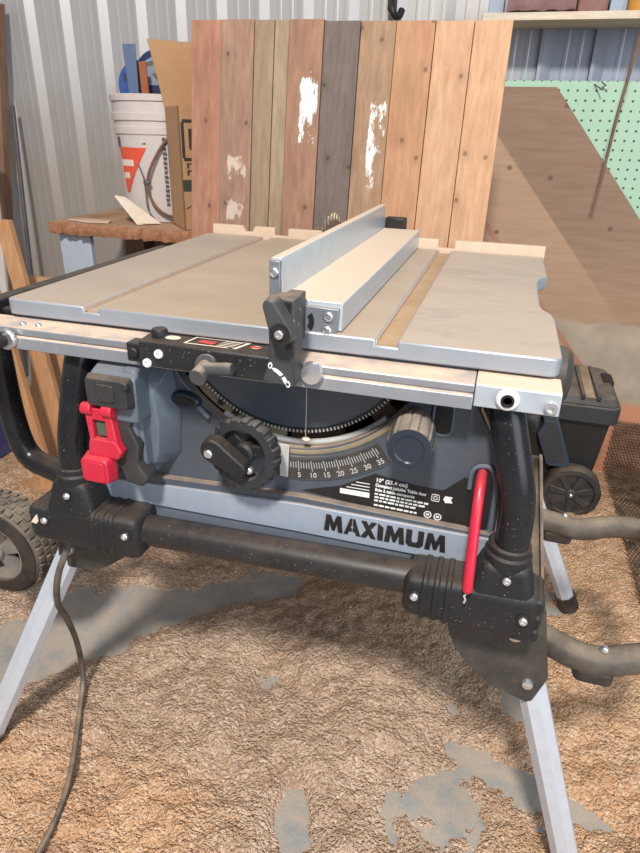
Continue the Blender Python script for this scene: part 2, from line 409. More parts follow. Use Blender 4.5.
def build(name, mb, mat, parent=None, bevel=0, ang=35, seg=2, smooth=True, at=None, label=None):
    me = bpy.data.meshes.new(name)
    vs = [Vector(p) for p in mb.v]
    if at is None:
        lo = [min(p[i] for p in vs) for i in range(3)]; hi = [max(p[i] for p in vs) for i in range(3)]
        at = Vector([(lo[i]+hi[i])/2 for i in range(3)])
        if parent is None: at.z = lo[2]
    at = Vector(at)
    me.from_pydata([p-at for p in vs], [], mb.f)
    bm = bmesh.new(); bm.from_mesh(me); bmesh.ops.recalc_face_normals(bm, faces=bm.faces); bm.to_mesh(me); bm.free()
    if smooth:
        me.polygons.foreach_set('use_smooth', [True]*len(me.polygons)); me.set_sharp_from_angle(angle=math.radians(ang))
    me.materials.append(M[mat] if isinstance(mat, str) else mat)
    o = bpy.data.objects.new(name, me); COL.objects.link(o)
    o.parent = parent; o.location = at-(wpos(parent) if parent else Vector((0, 0, 0)))
    if bevel:
        b = o.modifiers.new('edge', 'BEVEL'); b.width = bevel; b.segments = seg; b.limit_method = 'ANGLE'; b.angle_limit = math.radians(30)
        b.harden_normals = False
    if label: o['label'] = label
    return o
def thing(name, label, cat, loc, group=None):
    o = bpy.data.objects.new(name, None); COL.objects.link(o); o.location = loc
    o['label'] = label; o['category'] = cat
    if group: o['group'] = group
    return o
def tag(o, label, cat, group=None, kind=None):
    o['label'] = label; o['category'] = cat
    if group: o['group'] = group
    if kind: o['kind'] = kind
    return o
def struct(name, mb, mat, label, cat, **k):
    o = build(name, mb, mat, **k); o['kind'] = 'structure'; o['label'] = label; o['category'] = cat
    return o
def text_mb(s, size, origin, rot=0.0, depth=.0004, bold=0.0, align='CENTER', sx=1.0, up='z'):
    """flat lettering facing -Y (or facing up), as mesh data"""
    cu = bpy.data.curves.new('t', 'FONT'); cu.body = s; cu.size = size; cu.align_x = align; cu.align_y = 'CENTER'
    cu.extrude = depth; cu.offset = bold; cu.resolution_u = 2
    ob = bpy.data.objects.new('t', cu); COL.objects.link(ob)
    bpy.context.view_layer.update()
    me = bpy.data.meshes.new_from_object(ob.evaluated_get(bpy.context.evaluated_depsgraph_get()))
    mb = MB(); c, sn = math.cos(rot), math.sin(rot); vs = []
    for v in me.vertices:
        x, y = v.co.x*sx, v.co.y; x, y = c*x-sn*y, sn*x+c*y
        vs.append((origin[0]+x, origin[1]-v.co.z, origin[2]+y) if up == 'z' else (origin[0]+x, origin[1]+y, origin[2]+v.co.z))
    mb.add(vs, [tuple(p.vertices) for p in me.polygons])
    bpy.data.objects.remove(ob); bpy.data.curves.remove(cu); bpy.data.meshes.remove(me)
    return mb
def screw_mb(c, r=.005, d=.003, axis=(0, -1, 0)):
    mb = MB(); mb.lathe([(r, 0), (r, d*.6), (r*.75, d), (r*.45, d), (r*.38, d*.4), (.0004, d*.4)], c, axis, 16); return mb

# ------------------------------------------------------------------ the shop itself
mb = MB(); mb.box(-3.2, 2.6, -2.6, 2.4, -.12, 0)
struct('floor', mb, 'concrete', 'grey concrete shop floor showing through the sawdust', 'floor')
# corrugated back wall
mb = MB(); prof = []; PER = .1445
x = -3.2
k0 = math.floor((-3.2-.02)/PER)
for k in range(k0, k0+42):
    s = .02+k*PER
    prof += [(s, 0), (s+.003, -.017), (s+.012, -.017), (s+.040, 0), (s+.066, 0), (s+.070, -.0009), (s+.077, -.0009), (s+.081, 0),
             (s+.104, 0), (s+.108, -.0009), (s+.115, -.0009), (s+.119, 0)]
vs = []
for (px, py) in prof: vs += [(px, 2.17+py, 0), (px, 2.17+py, 2.7)]
mb.add(vs, [(2*i, 2*i+2, 2*i+3, 2*i+1) for i in range(len(prof)-1)])
vs = [(p[0], 2.20, z) for p in (prof[0], prof[-1]) for z in (0, 2.7)]
o = len(mb.v); mb.add(vs, [(0, 1, 3, 2)])
n = len(prof)
mb.f.append((0, 1, o+1, o)); mb.f.append((2*n-2, o+2, o+3, 2*n-1))
mb.f.append(tuple([2*i+1 for i in range(n)]+[o+3, o+1])); mb.f.append(tuple([2*i for i in range(n)]+[o+2, o]))
struct('wall_back', mb, 'wall', 'grey corrugated steel back wall of the shop', 'wall', smooth=False)

# sawdust over the floor: a thick uneven layer with bare concrete showing in places
def dust_height(x, y):
    p = Vector((x, y, 0))
    h = .016+.016*mnoise.fractal(p*3.1+Vector((7, 3, 0)), 1.0, 2.0, 5)
    h += .014*mnoise.noise(p*1.6+Vector((1.3, 9.1, 0)))
    m = mnoise.fractal(p*9+Vector((4, 0, 2)), .8, 2.1, 4)
    c1 = mnoise.noise(p*42); c2 = mnoise.noise(p*88+Vector((3, 1, 0))); c3 = mnoise.noise(p*150)
    c4 = mnoise.noise(p*21+Vector((2, 8, 3)))
    h += .0085*m+.0050*(abs(c4)*1.8-.4)+.0046*c1+.0034*(abs(c2)*1.6-.3)+.0014*c3
    rid = 1-abs(mnoise.noise(p*7+Vector((0, 5, 1)))*2)
    h -= .006*max(0, rid-.55)
    def hole(cx, cy, rx, ry, a, d):
        dx, dy = x-cx, y-cy
        u = (dx*math.cos(a)+dy*math.sin(a))/rx; w = (-dx*math.sin(a)+dy*math.cos(a))/ry
        q = u*u+w*w
        return d*math.exp(-q**1.2) if q < 9 else 0.0
    h -= hole(-.80, .88, .24, .085, .66, .040)      # wheel track of bare floor at the left
    h -= hole(-.52, 1.08, .25, .055, .55, .034)
    h -= hole(-.87, .72, .13, .07, .8, .030)
    h -= hole(-.335, .86, .055, .045, .3, .026)     # small bare spots
    h -= hole(-.20, .62, .030, .055, .2, .034)
    h -= hole(-.34, .64, .06, .045, .1, .018)
    h -= hole(-.03, .70, .16, .10, .5, .022)
    h -= hole(.16, .79, .16, .030, -.25, .027)
    h -= hole(.02, .93, .10, .10, .2, .022)
    h -= hole(.155, 1.0, .04, .10, .1, .030)
    h -= hole(-.52, .56, .03, .03, .1, .016)
    h += .020*math.exp(-(((x+.12)/.22)**2+((y-1.0)/.22)**2))
    h += .012*math.exp(-(((x+.35)/.3)**2+((y-.72)/.15)**2))
    h = max(h, -.004)
    if y > 1.85: h *= max(0, (2.12-y)/.27)
    e = min(x+1.75, 1.02-x, y-.16)+.10*mnoise.fractal(p*4, 1.0, 2.0, 4)
    if e < .16: h -= (.16-e)*.25
    return h
xs = np.arange(-1.75, 1.02, .0047); ys = []
y = .16
while y < 2.125: ys.append(y); y += .0042+.005*max(0, y-.9)
vs = [(float(x), float(y), dust_height(float(x), float(y))-.002) for y in ys for x in xs]
nx, ny = len(xs), len(ys)
fs = [(j*nx+i, j*nx+i+1, (j+1)*nx+i+1, (j+1)*nx+i) for j in range(ny-1) for i in range(nx-1)
      if max(vs[j*nx+i][2], vs[j*nx+i+1][2], vs[(j+1)*nx+i+1][2], vs[(j+1)*nx+i][2]) > -.0045]
me = bpy.data.meshes.new('sawdust'); me.from_pydata(vs, [], fs)
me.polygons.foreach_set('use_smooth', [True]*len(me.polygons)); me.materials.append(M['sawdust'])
o = bpy.data.objects.new('sawdust', me); COL.objects.link(o)
tag(o, 'orange brown sawdust spread thick over the concrete floor', 'sawdust', kind='stuff')

# ------------------------------------------------------------------ table saw
ZT = .835
saw = thing('table_saw', 'grey benchtop table saw with dusty table, handwheel and pale nameplate stripe', 'table saw', (-.25, .9, .50))
# table top with two T slots and grip notches in the right edge
GR = [(.075, .787), (.072, .812), (.062, .835), (.059, .86), (.059, 1.005), (.064, 1.035), (.076, 1.055)]
L0, L1, R0, R1 = -.480, -.459, -.1165, -.0925
def top_piece(poly, z0=ZT-.0205, z1=ZT): 
    m = MB(); m.prism(poly, z0, z1, 'z'); return m
YF, YB = .631, 1.237
mb = MB()
def rc(cx, cy, r, a0, n=5): return [(cx+r*math.cos(a0+PI/2*i/n), cy+r*math.sin(a0+PI/2*i/n)) for i in range(n+1)]
mb.prism(rc(-.584, YF+.009, .009, PI)+[(L0, YF), (L0, YB), (-.603, YB)], ZT-.0205, ZT, 'z')
mb.prism([(R1, YF)]+rc(.063, YF+.012, .012, 1.5*PI)+GR+[(.076, YB), (R1, YB)], ZT-.0205, ZT, 'z')
# centre piece with throat opening for the blade
mb.prism([(L1, YF), (R0, YF), (R0, YB), (-.265, YB), (-.265, .88), (-.315, .88), (-.315, YB), (L1, YB)], ZT-.0205, ZT, 'z')
mb.prism([(-.3149, 1.22), (-.2651, 1.22), (-.2651, YB), (-.3149, YB)], ZT-.0205, ZT-.0002, 'z')
for a, b in ((L0, L1), (R0, R1)): mb.box(a-.004, b+.004, YF+.0001, YF+.006, ZT-.0203, ZT-.0072)
build('tabletop', mb, 'table', saw, bevel=.0022)
mb = MB()
pass
for a, b, mt_ in ((L0, L1, 'table_film'), (R0, R1, 'slot_dust')):
    mb = MB(); mb.box(a+.0002, b-.0002, YF+.0065, YB, ZT-.0200, ZT-.0065); sl_ = build('miter_slot', mb, mt_, saw)
    mb = MB(); mb.box(a+.0001, a+.0012, YF+.0015, YB, ZT-.0064, ZT-.0012); build('slot_wall', mb, 'strip_wood', sl_)
mb = MB(); mb.box(-.3145, -.2925, .881, 1.219, ZT-.010, ZT-.0004); mb.box(-.2875, -.2655, .881, 1.219, ZT-.010, ZT-.0004)
mb.box(-.2925, -.2875, .881, .94, ZT-.010, ZT-.0004); mb.box(-.2925, -.2875, 1.21, 1.219, ZT-.010, ZT-.0004)
build('throat_plate', mb, 'endplate', saw)
# blade
mb = MB(); NB = 40; BR = .127; bc = (-.29, 1.085, .781); pl = []
for i in range(NB):
    a = 2*PI*i/NB
    for da, r in ((0, BR-.010), (.02, BR-.002), (.055, BR), (.075, BR-.004), (.085, BR-.012)): pl.append((bc[1]+r*math.cos(a+da), bc[2]+r*math.sin(a+da)))
mb.prism(pl, bc[0]-.0013, bc[0]+.0013, 'x'); build('saw_blade', mb, 'blade', saw)
# wooden outfeed strip is a thing of its own (below); rails and brackets under the table
mb = MB(); mb.box(-.59, .065, .64, 1.22, ZT-.055, ZT-.0205); build('table_rim', mb, 'lower', saw)
# front rail (two telescoping lengths)
mb = MB()
mb.prism([(.5995, .8075), (.5995, .8005), (.603, .7988), (.5975, .7968), (.5955, .7830), (.601, .7815), (.624, .784), (.6255, .7990), (.6385, .8030), (.6390, .8105), (.601, .8090)], -.78, -.0065, 'x')
build('front_rail', mb, 'rail', saw, bevel=.0008)
mb = MB(); mb.prism([(.6005, .8085), (.5985, .7865), (.602, .7850), (.622, .7860), (.6245, .8000), (.6385, .8040), (.6390, .8118), (.603, .8103)], -.0055, .0775, 'x')
ir = build('rail_extension', mb, 'rail_bright', saw, bevel=.0008)
mb = MB(); mb.lathe([(.0115, 0), (.0115, .004), (.0095, .006), (.0085, .006)], (.027, .5995, .7985), (0, -1, 0), 24); build('roller', mb, 'white_print', ir)
mb = MB(); mb.lathe([(.0068, .006), (.0066, .008), (.0045, .0085), (.004, .006)], (.027, .5995, .7985), (0, -1, 0), 18); build('bolt', mb, 'black_steel', ir)
mb = MB(); mb.lathe([(.0062, 0), (.0062, .005), (.005, .007), (.0032, .007), (.0028, .004), (.0004, .004)], (.0685, .5995, .7955), (0, -1, 0), 16); build('bolt', mb, 'chrome', ir)
mb = MB(); mb.lathe([(.0135, 0), (.0135, .004), (.012, .006)], (-.568, .596, .7950), (0, -1, 0), 24); fr = build('rail_bolt', mb, 'chrome', saw)
mb = MB(); mb.lathe([(.0095, .006), (.0095, .014), (.008, .015)], (-.572, .596, .7950), (0, -1, 0), 20); build('bolt_cap', mb, 'black', fr)
mb = MB(); mb.lathe([(.0125, 0), (.0125, .006), (.011, .009), (.004, .010), (.0004, .010)], (-.176, .597, .8015), (0, -1, 0), 24); build('rail_bolt', mb, 'chrome', saw)
for (sx, sy) in ((-.556, .612), (-.535, .614)):
    mb = MB(); mb.lathe([(.0042, 0), (.0042, .002), (.003, .004), (.0004, .0042)], (sx, sy, .8088), (0, 0, 1), 14); build('screw', mb, 'chrome', saw)
# side rail at the left of the table
mb = MB(); mb.box(-.652, -.628, .56, 1.12, .798, .824); mb.box(-.640, -.596, .66, .70, .796, .812); mb.box(-.640, -.596, 1.02, 1.06, .796, .812)
build('side_rail', mb, 'dark_plastic', saw, bevel=.004)

# cabinet with its front panel, open above the bevel arc
AC = (-.222, .852)
def arc_pts(r, a0, a1, n=36): return [(AC[0]+r*math.sin(a0+(a1-a0)*i/n), AC[1]-r*math.cos(a0+(a1-a0)*i/n)) for i in range(n+1)]
ra = .172
aL = -math.acos((AC[1]-.802)/ra); aR = -aL
panel = [(-.51, .802)]+arc_pts(ra, aL, aR)+[(.000, .802), (.002, .763), (.033, .713), (.039, .668), (.039, .600), (.030, .556), (-.506, .552), (-.513, .590)]
mb = MB(); mb.prism(panel, .645, .662); build('front_panel', mb, 'panel', saw, bevel=.0015)
mb = MB(); mb.box(-.500, .020, 1.10, 1.16, .56, .80); mb.box(-.505, -.490, .662, 1.12, .56, .80); mb.box(.005, .022, .662, 1.12, .56, .80); mb.box(-.49, .005, .662, 1.12, .556, .566)
build('cabinet', mb, 'panel_deep', saw, bevel=.003)
mb = MB(); mb.box(-.46, .0, .80, .82, .58, .80); build('motor_carriage', mb, 'void', saw)
# tilting disc with its rack of teeth
pl = []
NT = 92
for i in range(NT):
    a = -1.45+2.9*i/(NT-1)
    for da, r in ((0, .1508), (.012, .1508), (.015, .1552), (.025, .1552)): pl.append((AC[0]+r*math.sin(a+da), AC[1]-r*math.cos(a+da)))
pl += [(AC[0]+.15, .815), (AC[0]-.15, .815)]
pl = [p for p in pl if p[1] < .816]
mb = MB(); mb.prism(pl, .656, .664); disc = build('bevel_disc', mb, 'panel_deep', saw, smooth=False)
mb = MB(); mb.ringplate(AC, .1495, .1512, -1.2, 1.2, .6548, .657); build('rack_edge', mb, 'black', disc)
mb = MB(); pl = []
for i in range(NT):
    a = -1.45+2.9*i/(NT-1)
    if AC[1]-.157*math.cos(a) < .81: mb.ringplate(AC, .1518, .1556, a+.0145, a+.0260, .6552, .658, 1)
build('rack_teeth', mb, 'grey_print', disc, smooth=False)
# rim of the arc opening: a rounded lip and things seen in the slot
mb = MB(); mb.tube([(AC[0]+.1775*math.sin(a), .650, AC[1]-.1775*math.cos(a)) for a in np.linspace(-.15, .98, 30)], .0062, 10)
build('arc_lip', mb, 'olive', saw)
mb = MB(); mb.tube([(AC[0]+.1715*math.sin(a), .662, AC[1]-.1715*math.cos(a)) for a in np.linspace(-.55, .78, 36)], .0045, 10)
build('inner_rail', mb, 'grey_print', saw)
mb = MB(); mb.ringplate(AC, .1560, .172, -.92, -.05, .664, .676); build('rail_bracket', mb, 'olive', saw, bevel=.001)
for a_, b_ in ((-.05, .36), (.62, .80)):
    mb = MB(); mb.ringplate(AC, .154, .180, a_, b_, .690, .70); build('inner_brace', mb, 'inner_brown', saw)
for a in (-.85, -.62, -.48, -.33, -.2):
    mb = MB(); mb.cyl((AC[0]+.163*math.sin(a), .6645, AC[1]-.163*math.cos(a)), (AC[0]+.163*math.sin(a), .6625, AC[1]-.163*math.cos(a)), .0045, n=14); build('rail_hole', mb, 'void', saw)
# bevel scale
mb = MB(); mb.ringplate(AC, .1835, .2155, -.10, .72, .6430, .6452); sc = build('bevel_scale', mb, M['panel_deep'], saw)
mb = MB(); mb.ringplate(AC, .1865, .2135, -.06, .66, .6422, .6432); build('scale_band', mb, 'plate', sc)
mb = MB()
for d in range(0, 37):
    a = math.radians(d); r0 = .1885 if d % 5 == 0 else .1905; r1 = .2025 if d % 5 == 0 else .1985
    mb.ringplate(AC, r0, r1, a-.0022, a+.0022, .6416, .6424, 1)
for d in range(0, 40, 5):
    a = math.radians(d)
    if d > 35: break
    t = text_mb(str(d), .0098, (AC[0]+.2085*math.sin(a), .6420, AC[1]-.2085*math.cos(a)), a, bold=.0001); mb.add(t.v, t.f)
build('scale_markings', mb, 'grey_print', sc, smooth=False)
mb = MB(); mb.hull8([(-.229, .6385, .640), (-.218, .6385, .640), (-.218, .6405, .640), (-.229, .6405, .640)], [(-.230, .6385, .686), (-.2165, .6385, .686), (-.2165, .6405, .686), (-.230, .6405, .686)])
build('bevel_pointer', mb, 'grey_print', saw, bevel=.0015)
mb = MB(); mb.cyl((-.196, .640, .70), (-.1955, .640, .79), .0004, n=6); mb.ball((-.1955, .640, .697), .004, 1.4, 1, .7, 6); build('hanging_thread', mb, 'paper', saw)
# decal with printed lines
mb = MB(); mb.prism([(-.200, .6215), (-.150, .6375), (-.108, .6625), (-.060, .655), (-.025, .655), (-.003, .677), (.008, .675), (.010, .612), (.0, .603), (-.10, .612)], .6440, .6452)
dec = build('decal', mb, 'black', saw)
mb = MB()
tl = lambda s, size, x, z, bold=.0: mb.add(*(lambda t: (t.v, t.f))(text_mb(s, size, (x, .6438, z), -.03, bold=bold, align='LEFT')))
tl('10" (25.4 cm)', .0072, -.107, .6545, .0002)
tl('Compact Jobsite Table Saw', .0056, -.107, .6475, .00025)
tl('Scie \u00e0 table compacte', .0056, -.107, .6410, .0002)
rl = random.Random(8)
for k, (zl, xe) in enumerate(((.6352, -.046), (.6305, -.050), (.6258, -.056), (.6192, -.055))):
    xx = -.107
    while xx < xe:
        w_l = rl.uniform(.003, .008); mb.box(xx, xx+w_l, .6434, .6441, zl-.0012-.03*(xx+.107), zl+.0010-.03*(xx+.107)); xx += w_l+.0014
for (cx, cz) in ((-.0405, .6185), (-.0285, .6175)):
    mb.lathe([(.0048, 0), (.0048, .0004), (.0036, .0004), (.0036, .0)], (cx, .6440, cz), (0, -1, 0), 18, cap=False)
    mb.box(cx-.002, cx+.002, .6436, .6441, cz-.0012, cz+.0012)
for s in (0, 1):
    b0 = .0048-.0024*s
    for dx0, dx1, dz0, dz1 in ((-b0, b0, b0-.0008, b0), (-b0, b0, -b0, -b0+.0008), (-b0, -b0+.0008, -b0, b0), (b0-.0008, b0, -b0, b0)):
        mb.box(-.0335+dx0, -.0335+dx1, .6436, .6441, .6435+dz0, .6435+dz1)
mb.prism([(-.0225, .648), (-.0135, .648), (-.0155, .6445), (-.013, .640), (-.0215, .639), (-.0245, .6435)], .6436, .6441)
build('printed_text', mb, 'white_print', dec, smooth=False)
mb = MB(); mb.box(-.151, -.1135, .6436, .6441, .6275, .6345)
for k in range(3):
    mb.box(-.143+.006*k, -.114, .6436, .6441, .6375+.0045*k, .6385+.0045*k)
build('rating_label', mb, 'white_print', dec, smooth=False)
# pale stripe with raised name, dusty ledge above it
mb = MB(); mb.prism([(-.510, .5920), (-.20, .6055), (.040, .6055), (.039, .611), (-.20, .617), (-.511, .603)], .634, .6455)
build('ledge', mb, 'panel', saw, bevel=.001)
mb = MB(); mb.prism([(-.506, .5930), (-.20, .6085), (.0385, .6075), (.0285, .5660), (-.20, .5665), (-.500, .5640)], .630, .6455)
stp = build('nameplate_stripe', mb, 'stripe', saw, bevel=.001)
mb = MB(); mb.prism([(-.500, .5635), (-.20, .5660), (.0285, .5655), (.015, .520), (-.20, .520), (-.490, .515)], .634, .66)
build('lower_trim', mb, 'lower', saw, bevel=.0015)
# lettering of the stripe: heavy stencil capitals drawn as shapes
mb = MB()
def glyph(x0, w, polys, z0=.5785, h=.0235):
    for p in polys: mb.prism([(x0+u*w, z0+t*h) for u, t in p], .6285, .6303)
gM = [[(0, 0), (.10, 1), (.34, 1), (.50, .52), (.66, 1), (.90, 1), (1, 0), (.74, 0), (.70, .52), (.57, .06), (.43, .06), (.30, .52), (.26, 0)]]
gA = [[(0, 0), (.36, 1), (.47, 1), (.47, .62), (.38, .40), (.47, .40), (.47, .22), (.31, .22), (.25, 0)], [(1, 0), (.75, 0), (.69, .22), (.53, .22), (.53, .40), (.62, .40), (.53, .62), (.53, 1), (.64, 1)]]
gX = [[(.0, 1), (.34, 1), (1.0, 0), (.68, 0)], [(.66, 1), (1.0, 1), (.68, .60), (.52, .78)], [(0, 0), (.34, 0), (.50, .22), (.34, .46)]]
gI = [[(.1, 0), (.95, 0), (.95, .80), (.1, 1)]]
gU = [[(0, 1), (.33, 1), (.33, .34), (.40, .24), (.60, .24), (.67, .34), (.67, 1), (1, 1), (1, .2), (.82, 0), (.18, 0), (0, .2)]]
for g_, x0, w in ((gM, -.1660, .0243), (gA, -.1402, .0212), (gX, -.1185, .0192), (gI, -.0982, .0082), (gM, -.0886, .0250), (gU, -.0622, .0216)):
    glyph(x0, w, g_)
glyph(-.0390, .0255, gM)
build('raised_name', mb, 'black', stp, smooth=False, label='black stencil capitals reading MAXIMUM')

# switch with its red paddle, upper left of the panel
def sh(m, dx=.020, dz=.015):
    m.v = [(x+dx, y, z+dz) for x, y, z in m.v]; return m
mb = MB(); mb.prism([(.582, .757), (.590, .762), (.645, .783), (.645, .702), (.582, .702)], -.470, -.408, 'x')
mb.prism([(.592, .765), (.645, .783), (.645, .62), (.60, .612), (.596, .66)], -.430, -.412, 'x')
sh(mb, .020, .010); hs = build('switch_housing', mb, 'housing', saw, bevel=.003)
mb = MB(); mb.prism([(-.393, .775), (-.372, .772), (-.364, .71), (-.368, .650), (-.380, .632), (-.393, .628)], .645, .612, 'y', [(-.393, .772), (-.384, .740), (-.380, .70), (-.384, .66), (-.388, .645), (-.393, .640)])
build('housing_flank', mb, 'housing', hs, bevel=.002)
mb = MB(); mb.prism([(-.412, .738), (-.392, .745), (-.382, .722), (-.380, .690), (-.386, .655), (-.384, .640), (-.398, .628), (-.412, .634)], .645, .590, 'y', [(-.412, .728), (-.404, .722), (-.399, .712), (-.397, .690), (-.400, .668), (-.402, .655), (-.406, .648), (-.412, .646)])
build('housing_step', mb, 'housing', hs, bevel=.0015)
mb = MB(); mb.prism(rrect(-.471, -.409, .716, .757, .006), .582, .570, 'y', rrect(-.466, -.413, .720, .754, .005)); 
mb.box(-.474, -.466, .580, .600, .725, .748); mb.cyl((-.414, .5745, .749), (-.414, .569, .749), .0048, n=14)
mb.prism(rrect(-.452, -.428, .727, .749, .004), .570, .5680)
sh(mb); build('switch_cap', mb, 'switch_black', hs, bevel=.001)
mb = MB(); mb.prism([(-.478, .714), (-.424, .714), (-.417, .700), (-.423, .690), (-.412, .665), (-.417, .640), (-.404, .620), (-.413, .608), (-.436, .612), (-.446, .640), (-.478, .640)], .610, .583)
sh(mb); build('switch_body', mb, 'switch_black', hs, bevel=.003)
mb = MB()
ring = [(-.474, .712), (-.440, .712), (-.436, .672), (-.429, .660), (-.433, .650), (-.478, .650), (-.470, .668)]
hole = rrect(-.465, -.447, .674, .699, .004)
mb.prism([(-.474, .714), (-.465, .714), (-.465, .655), (-.470, .655)], .583, .571); mb.prism([(-.447, .714), (-.438, .714), (-.434, .672), (-.428, .660), (-.434, .655), (-.447, .655)], .583, .571)
mb.prism([(-.466, .714), (-.446, .714), (-.446, .699), (-.466, .699)], .583, .572); mb.prism([(-.471, .674), (-.437, .674), (-.428, .660), (-.434, .650), (-.476, .650)], .583, .570)
for cx in (-.470, -.442): mb.cyl((cx-.007, .574, .713), (cx+.007, .574, .713), .0078, n=16)
mb.prism(rrect(-.486, -.443, .613, .653, .007), .580, .562, 'y', rrect(-.483, -.446, .617, .649, .006))
sh(mb); rp = build('paddle', mb, 'red', saw, bevel=.0015, label='red emergency stop paddle')
mb = MB(); mb.prism(rrect(-.480, -.450, .619, .646, .005), .5622, .5606)
sh(mb); build('embossing', mb, 'red', rp, bevel=.0006)
mb = MB(); mb.prism(rrect(-.464, -.448, .676, .697, .003), .584, .576); sh(mb); build('power_button', mb, 'green', hs, bevel=.002)
# oval tab beside the switch
def oval(cx, cz, rx, rz, t, n=28): return [(cx+rx*math.cos(2*PI*i/n)*math.cos(t)-rz*math.sin(2*PI*i/n)*math.sin(t), cz+rx*math.cos(2*PI*i/n)*math.sin(t)+rz*math.sin(2*PI*i/n)*math.cos(t)) for i in range(n)]
mb = MB(); mb.prism(oval(-.3535, .7265, .021, .0115, -.12), .645, .634, 'y', oval(-.3535, .7265, .019, .0100, -.12)); tb = build('lever_tab', mb, 'tab', saw, bevel=.002)
mb = MB(); mb.prism(oval(-.3535, .7265, .013, .0056, -.12), .6345, .6325); build('tab_inset', mb, 'black', tb)
mb = MB(); mb.cyl((-.338, .640, .719), (-.324, .640, .706), .0035, n=10); build('tab_link', mb, 'housing', tb)

# handwheel
HC = Vector((-.2585, .600, .688)); ax = Vector((-.10, -1, .06)).normalized()
hw = None
mb = MB()
rp_ = []
def lob(a, r): return 1+.035*(1 if (a*20/(2*PI)) % 1 < .55 else -.4) if r > .0405 else 1
mb.lathe([(.0310, -.010), (.0415, -.010), (.0440, -.004), (.0440, .006), (.0420, .010), (.0322, .011), (.0300, .006), (.0310, -.010)], HC, ax, 120, cap=False, lobes=lob)
hw = build('handwheel', mb, 'wheel_black', saw)
mb = MB(); mb.lathe([(.012, -.045), (.012, -.004), (.014, 0), (.014, .006), (.010, .009), (.0004, .009)], HC, ax, 24)
u = ax.orthogonal().normalized(); w_ = ax.cross(u)
for k in range(3):
    a = .5+k*2*PI/3; d = u*math.cos(a)+w_*math.sin(a); t = u*-math.sin(a)+w_*math.cos(a)
    p0, p1 = HC+d*.009, HC+d*.033
    mb.hull8([p0-t*.008-ax*.004, p1-t*.006-ax*.004, p1+t*.006-ax*.004, p0+t*.008-ax*.004], [p0-t*.008+ax*.003, p1-t*.006+ax*.003, p1+t*.006+ax*.003, p0+t*.008+ax*.003])
build('spoke', mb, 'dark_plastic', hw, bevel=.001)
mb = MB()
c0, c1 = Vector((-.298, .585, .694)), Vector((-.262, .585, .672)); dd = (c1-c0).normalized()
def capsule(a, b, r0, r1, n=10):
    d = (Vector((b[0]-a[0], b[1]-a[1]))).normalized(); an = math.atan2(d.y, d.x); out = []
    for i in range(n+1): t = an+PI/2+PI*i/n; out.append((a[0]+r0*math.cos(t), a[1]+r0*math.sin(t)))
    for i in range(n+1): t = an-PI/2+PI*i/n; out.append((b[0]+r1*math.cos(t), b[1]+r1*math.sin(t)))
    return out
cp = capsule((-.290, .696), (-.259, .676), .016, .012); cp2 = capsule((-.290, .696), (-.259, .676), .0145, .0105)
mb.prism(cp, .592, .574, 'y', cp2); crank = build('crank_arm', mb, 'dark_plastic', hw, bevel=.002)
mb = MB(); mb.lathe([(.0055, 0), (.0055, .002), (.004, .0032), (.0015, .0032)], (-.294, .5745, .693), (0, -1, 0), 16); build('bolt', mb, 'chrome', crank)
mb = MB(); mb.ball((-.249, .588, .672), .0055, n=8); build('pivot_cap', mb, 'chrome', crank)
# bevel lock knob
KC = Vector((-.0650, .640, .7390)); kx = Vector((.03, -1, -.04)).normalized()
mb = MB(); mb.lathe([(.017, -.012), (.0190, .0), (.0228, .010), (.0242, .030), (.0242, .058), (.0236, .062), (.018, .0625), (.016, .0615), (.0004, .0615)], KC, kx, 96, lobes=lambda a, r: 1+.04*(1 if (a*12/(2*PI)) % 1 < .72 else -1) if r > .024 else 1)
kb = build('lock_knob', mb, 'knob_dust', saw)
mb = MB(); mb.lathe([(.0230, .0615), (.0230, .0632), (.0165, .0640), (.0150, .0628), (.0004, .0628)], KC, kx, 64); build('knob_face', mb, 'tab', kb)
mb = MB(); mb.prism(rrect(-.046, -.026, .728, .768, .009), .6454, .6436); sl = build('knob_slot', mb, 'black', saw)
mb = MB(); mb.tube([(p[0], .6435, p[1]) for p in rrect(-.047, -.025, .727, .769, .010)], .0016, 8, closed=True); build('slot_rim', mb, 'housing', sl)
# slot at the right for the red stick
mb = MB(); mb.prism(rrect(.006, .030, .605, .693, .010), .6454, .6425); sl = build('stick_slot', mb, 'black', saw)
mb = MB(); mb.tube(smooth_path([(.0035, .6415, .665), (.0035, .6415, .697), (.033, .6415, .697), (.034, .6415, .60)], 3), .0028, 8); build('slot_rim', mb, 'housing', sl)

# frame tubes, corner blocks and bottom bar
mb = MB(); mb.tube(smooth_path([(.0265, .640, .786), (.030, .628, .770), (.050, .612, .705), (.058, .608, .668), (.058, .608, .590)], 2), .0192, 20); build('frame_tube', mb, 'black_steel', saw)
mb = MB(); mb.tube(smooth_path([(-.490, .640, .786), (-.494, .628, .765), (-.503, .612, .69), (-.509, .608, .65), (-.511, .608, .59)], 2), .0195, 20); build('frame_tube', mb, 'black_steel', saw)
mb = MB(); mb.tube([(.003, .643, .79), (.005, .643, .765), (.035, .643, .712), (.041, .643, .668), (.041, .643, .610), (.031, .643, .565)], .0015, 8); build('edge_seam', mb, 'strip_wood', saw)
mb = MB(); mb.cyl((-.43, .610, .5365), (-.04, .610, .5480), .0215, n=24); build('bottom_bar', mb, 'bar_steel', saw)
for cx in (-.511, .045):                                   # side bars running back under the saw
    pass
mb = MB(); mb.cyl((.062, .63, .555), (.062, 1.16, .555), .019, n=18); build('side_bar', mb, 'black_steel', saw)
mb = MB(); mb.cyl((-.52, .63, .555), (-.52, 1.16, .555), .019, n=18); build('side_bar', mb, 'black_steel', saw)
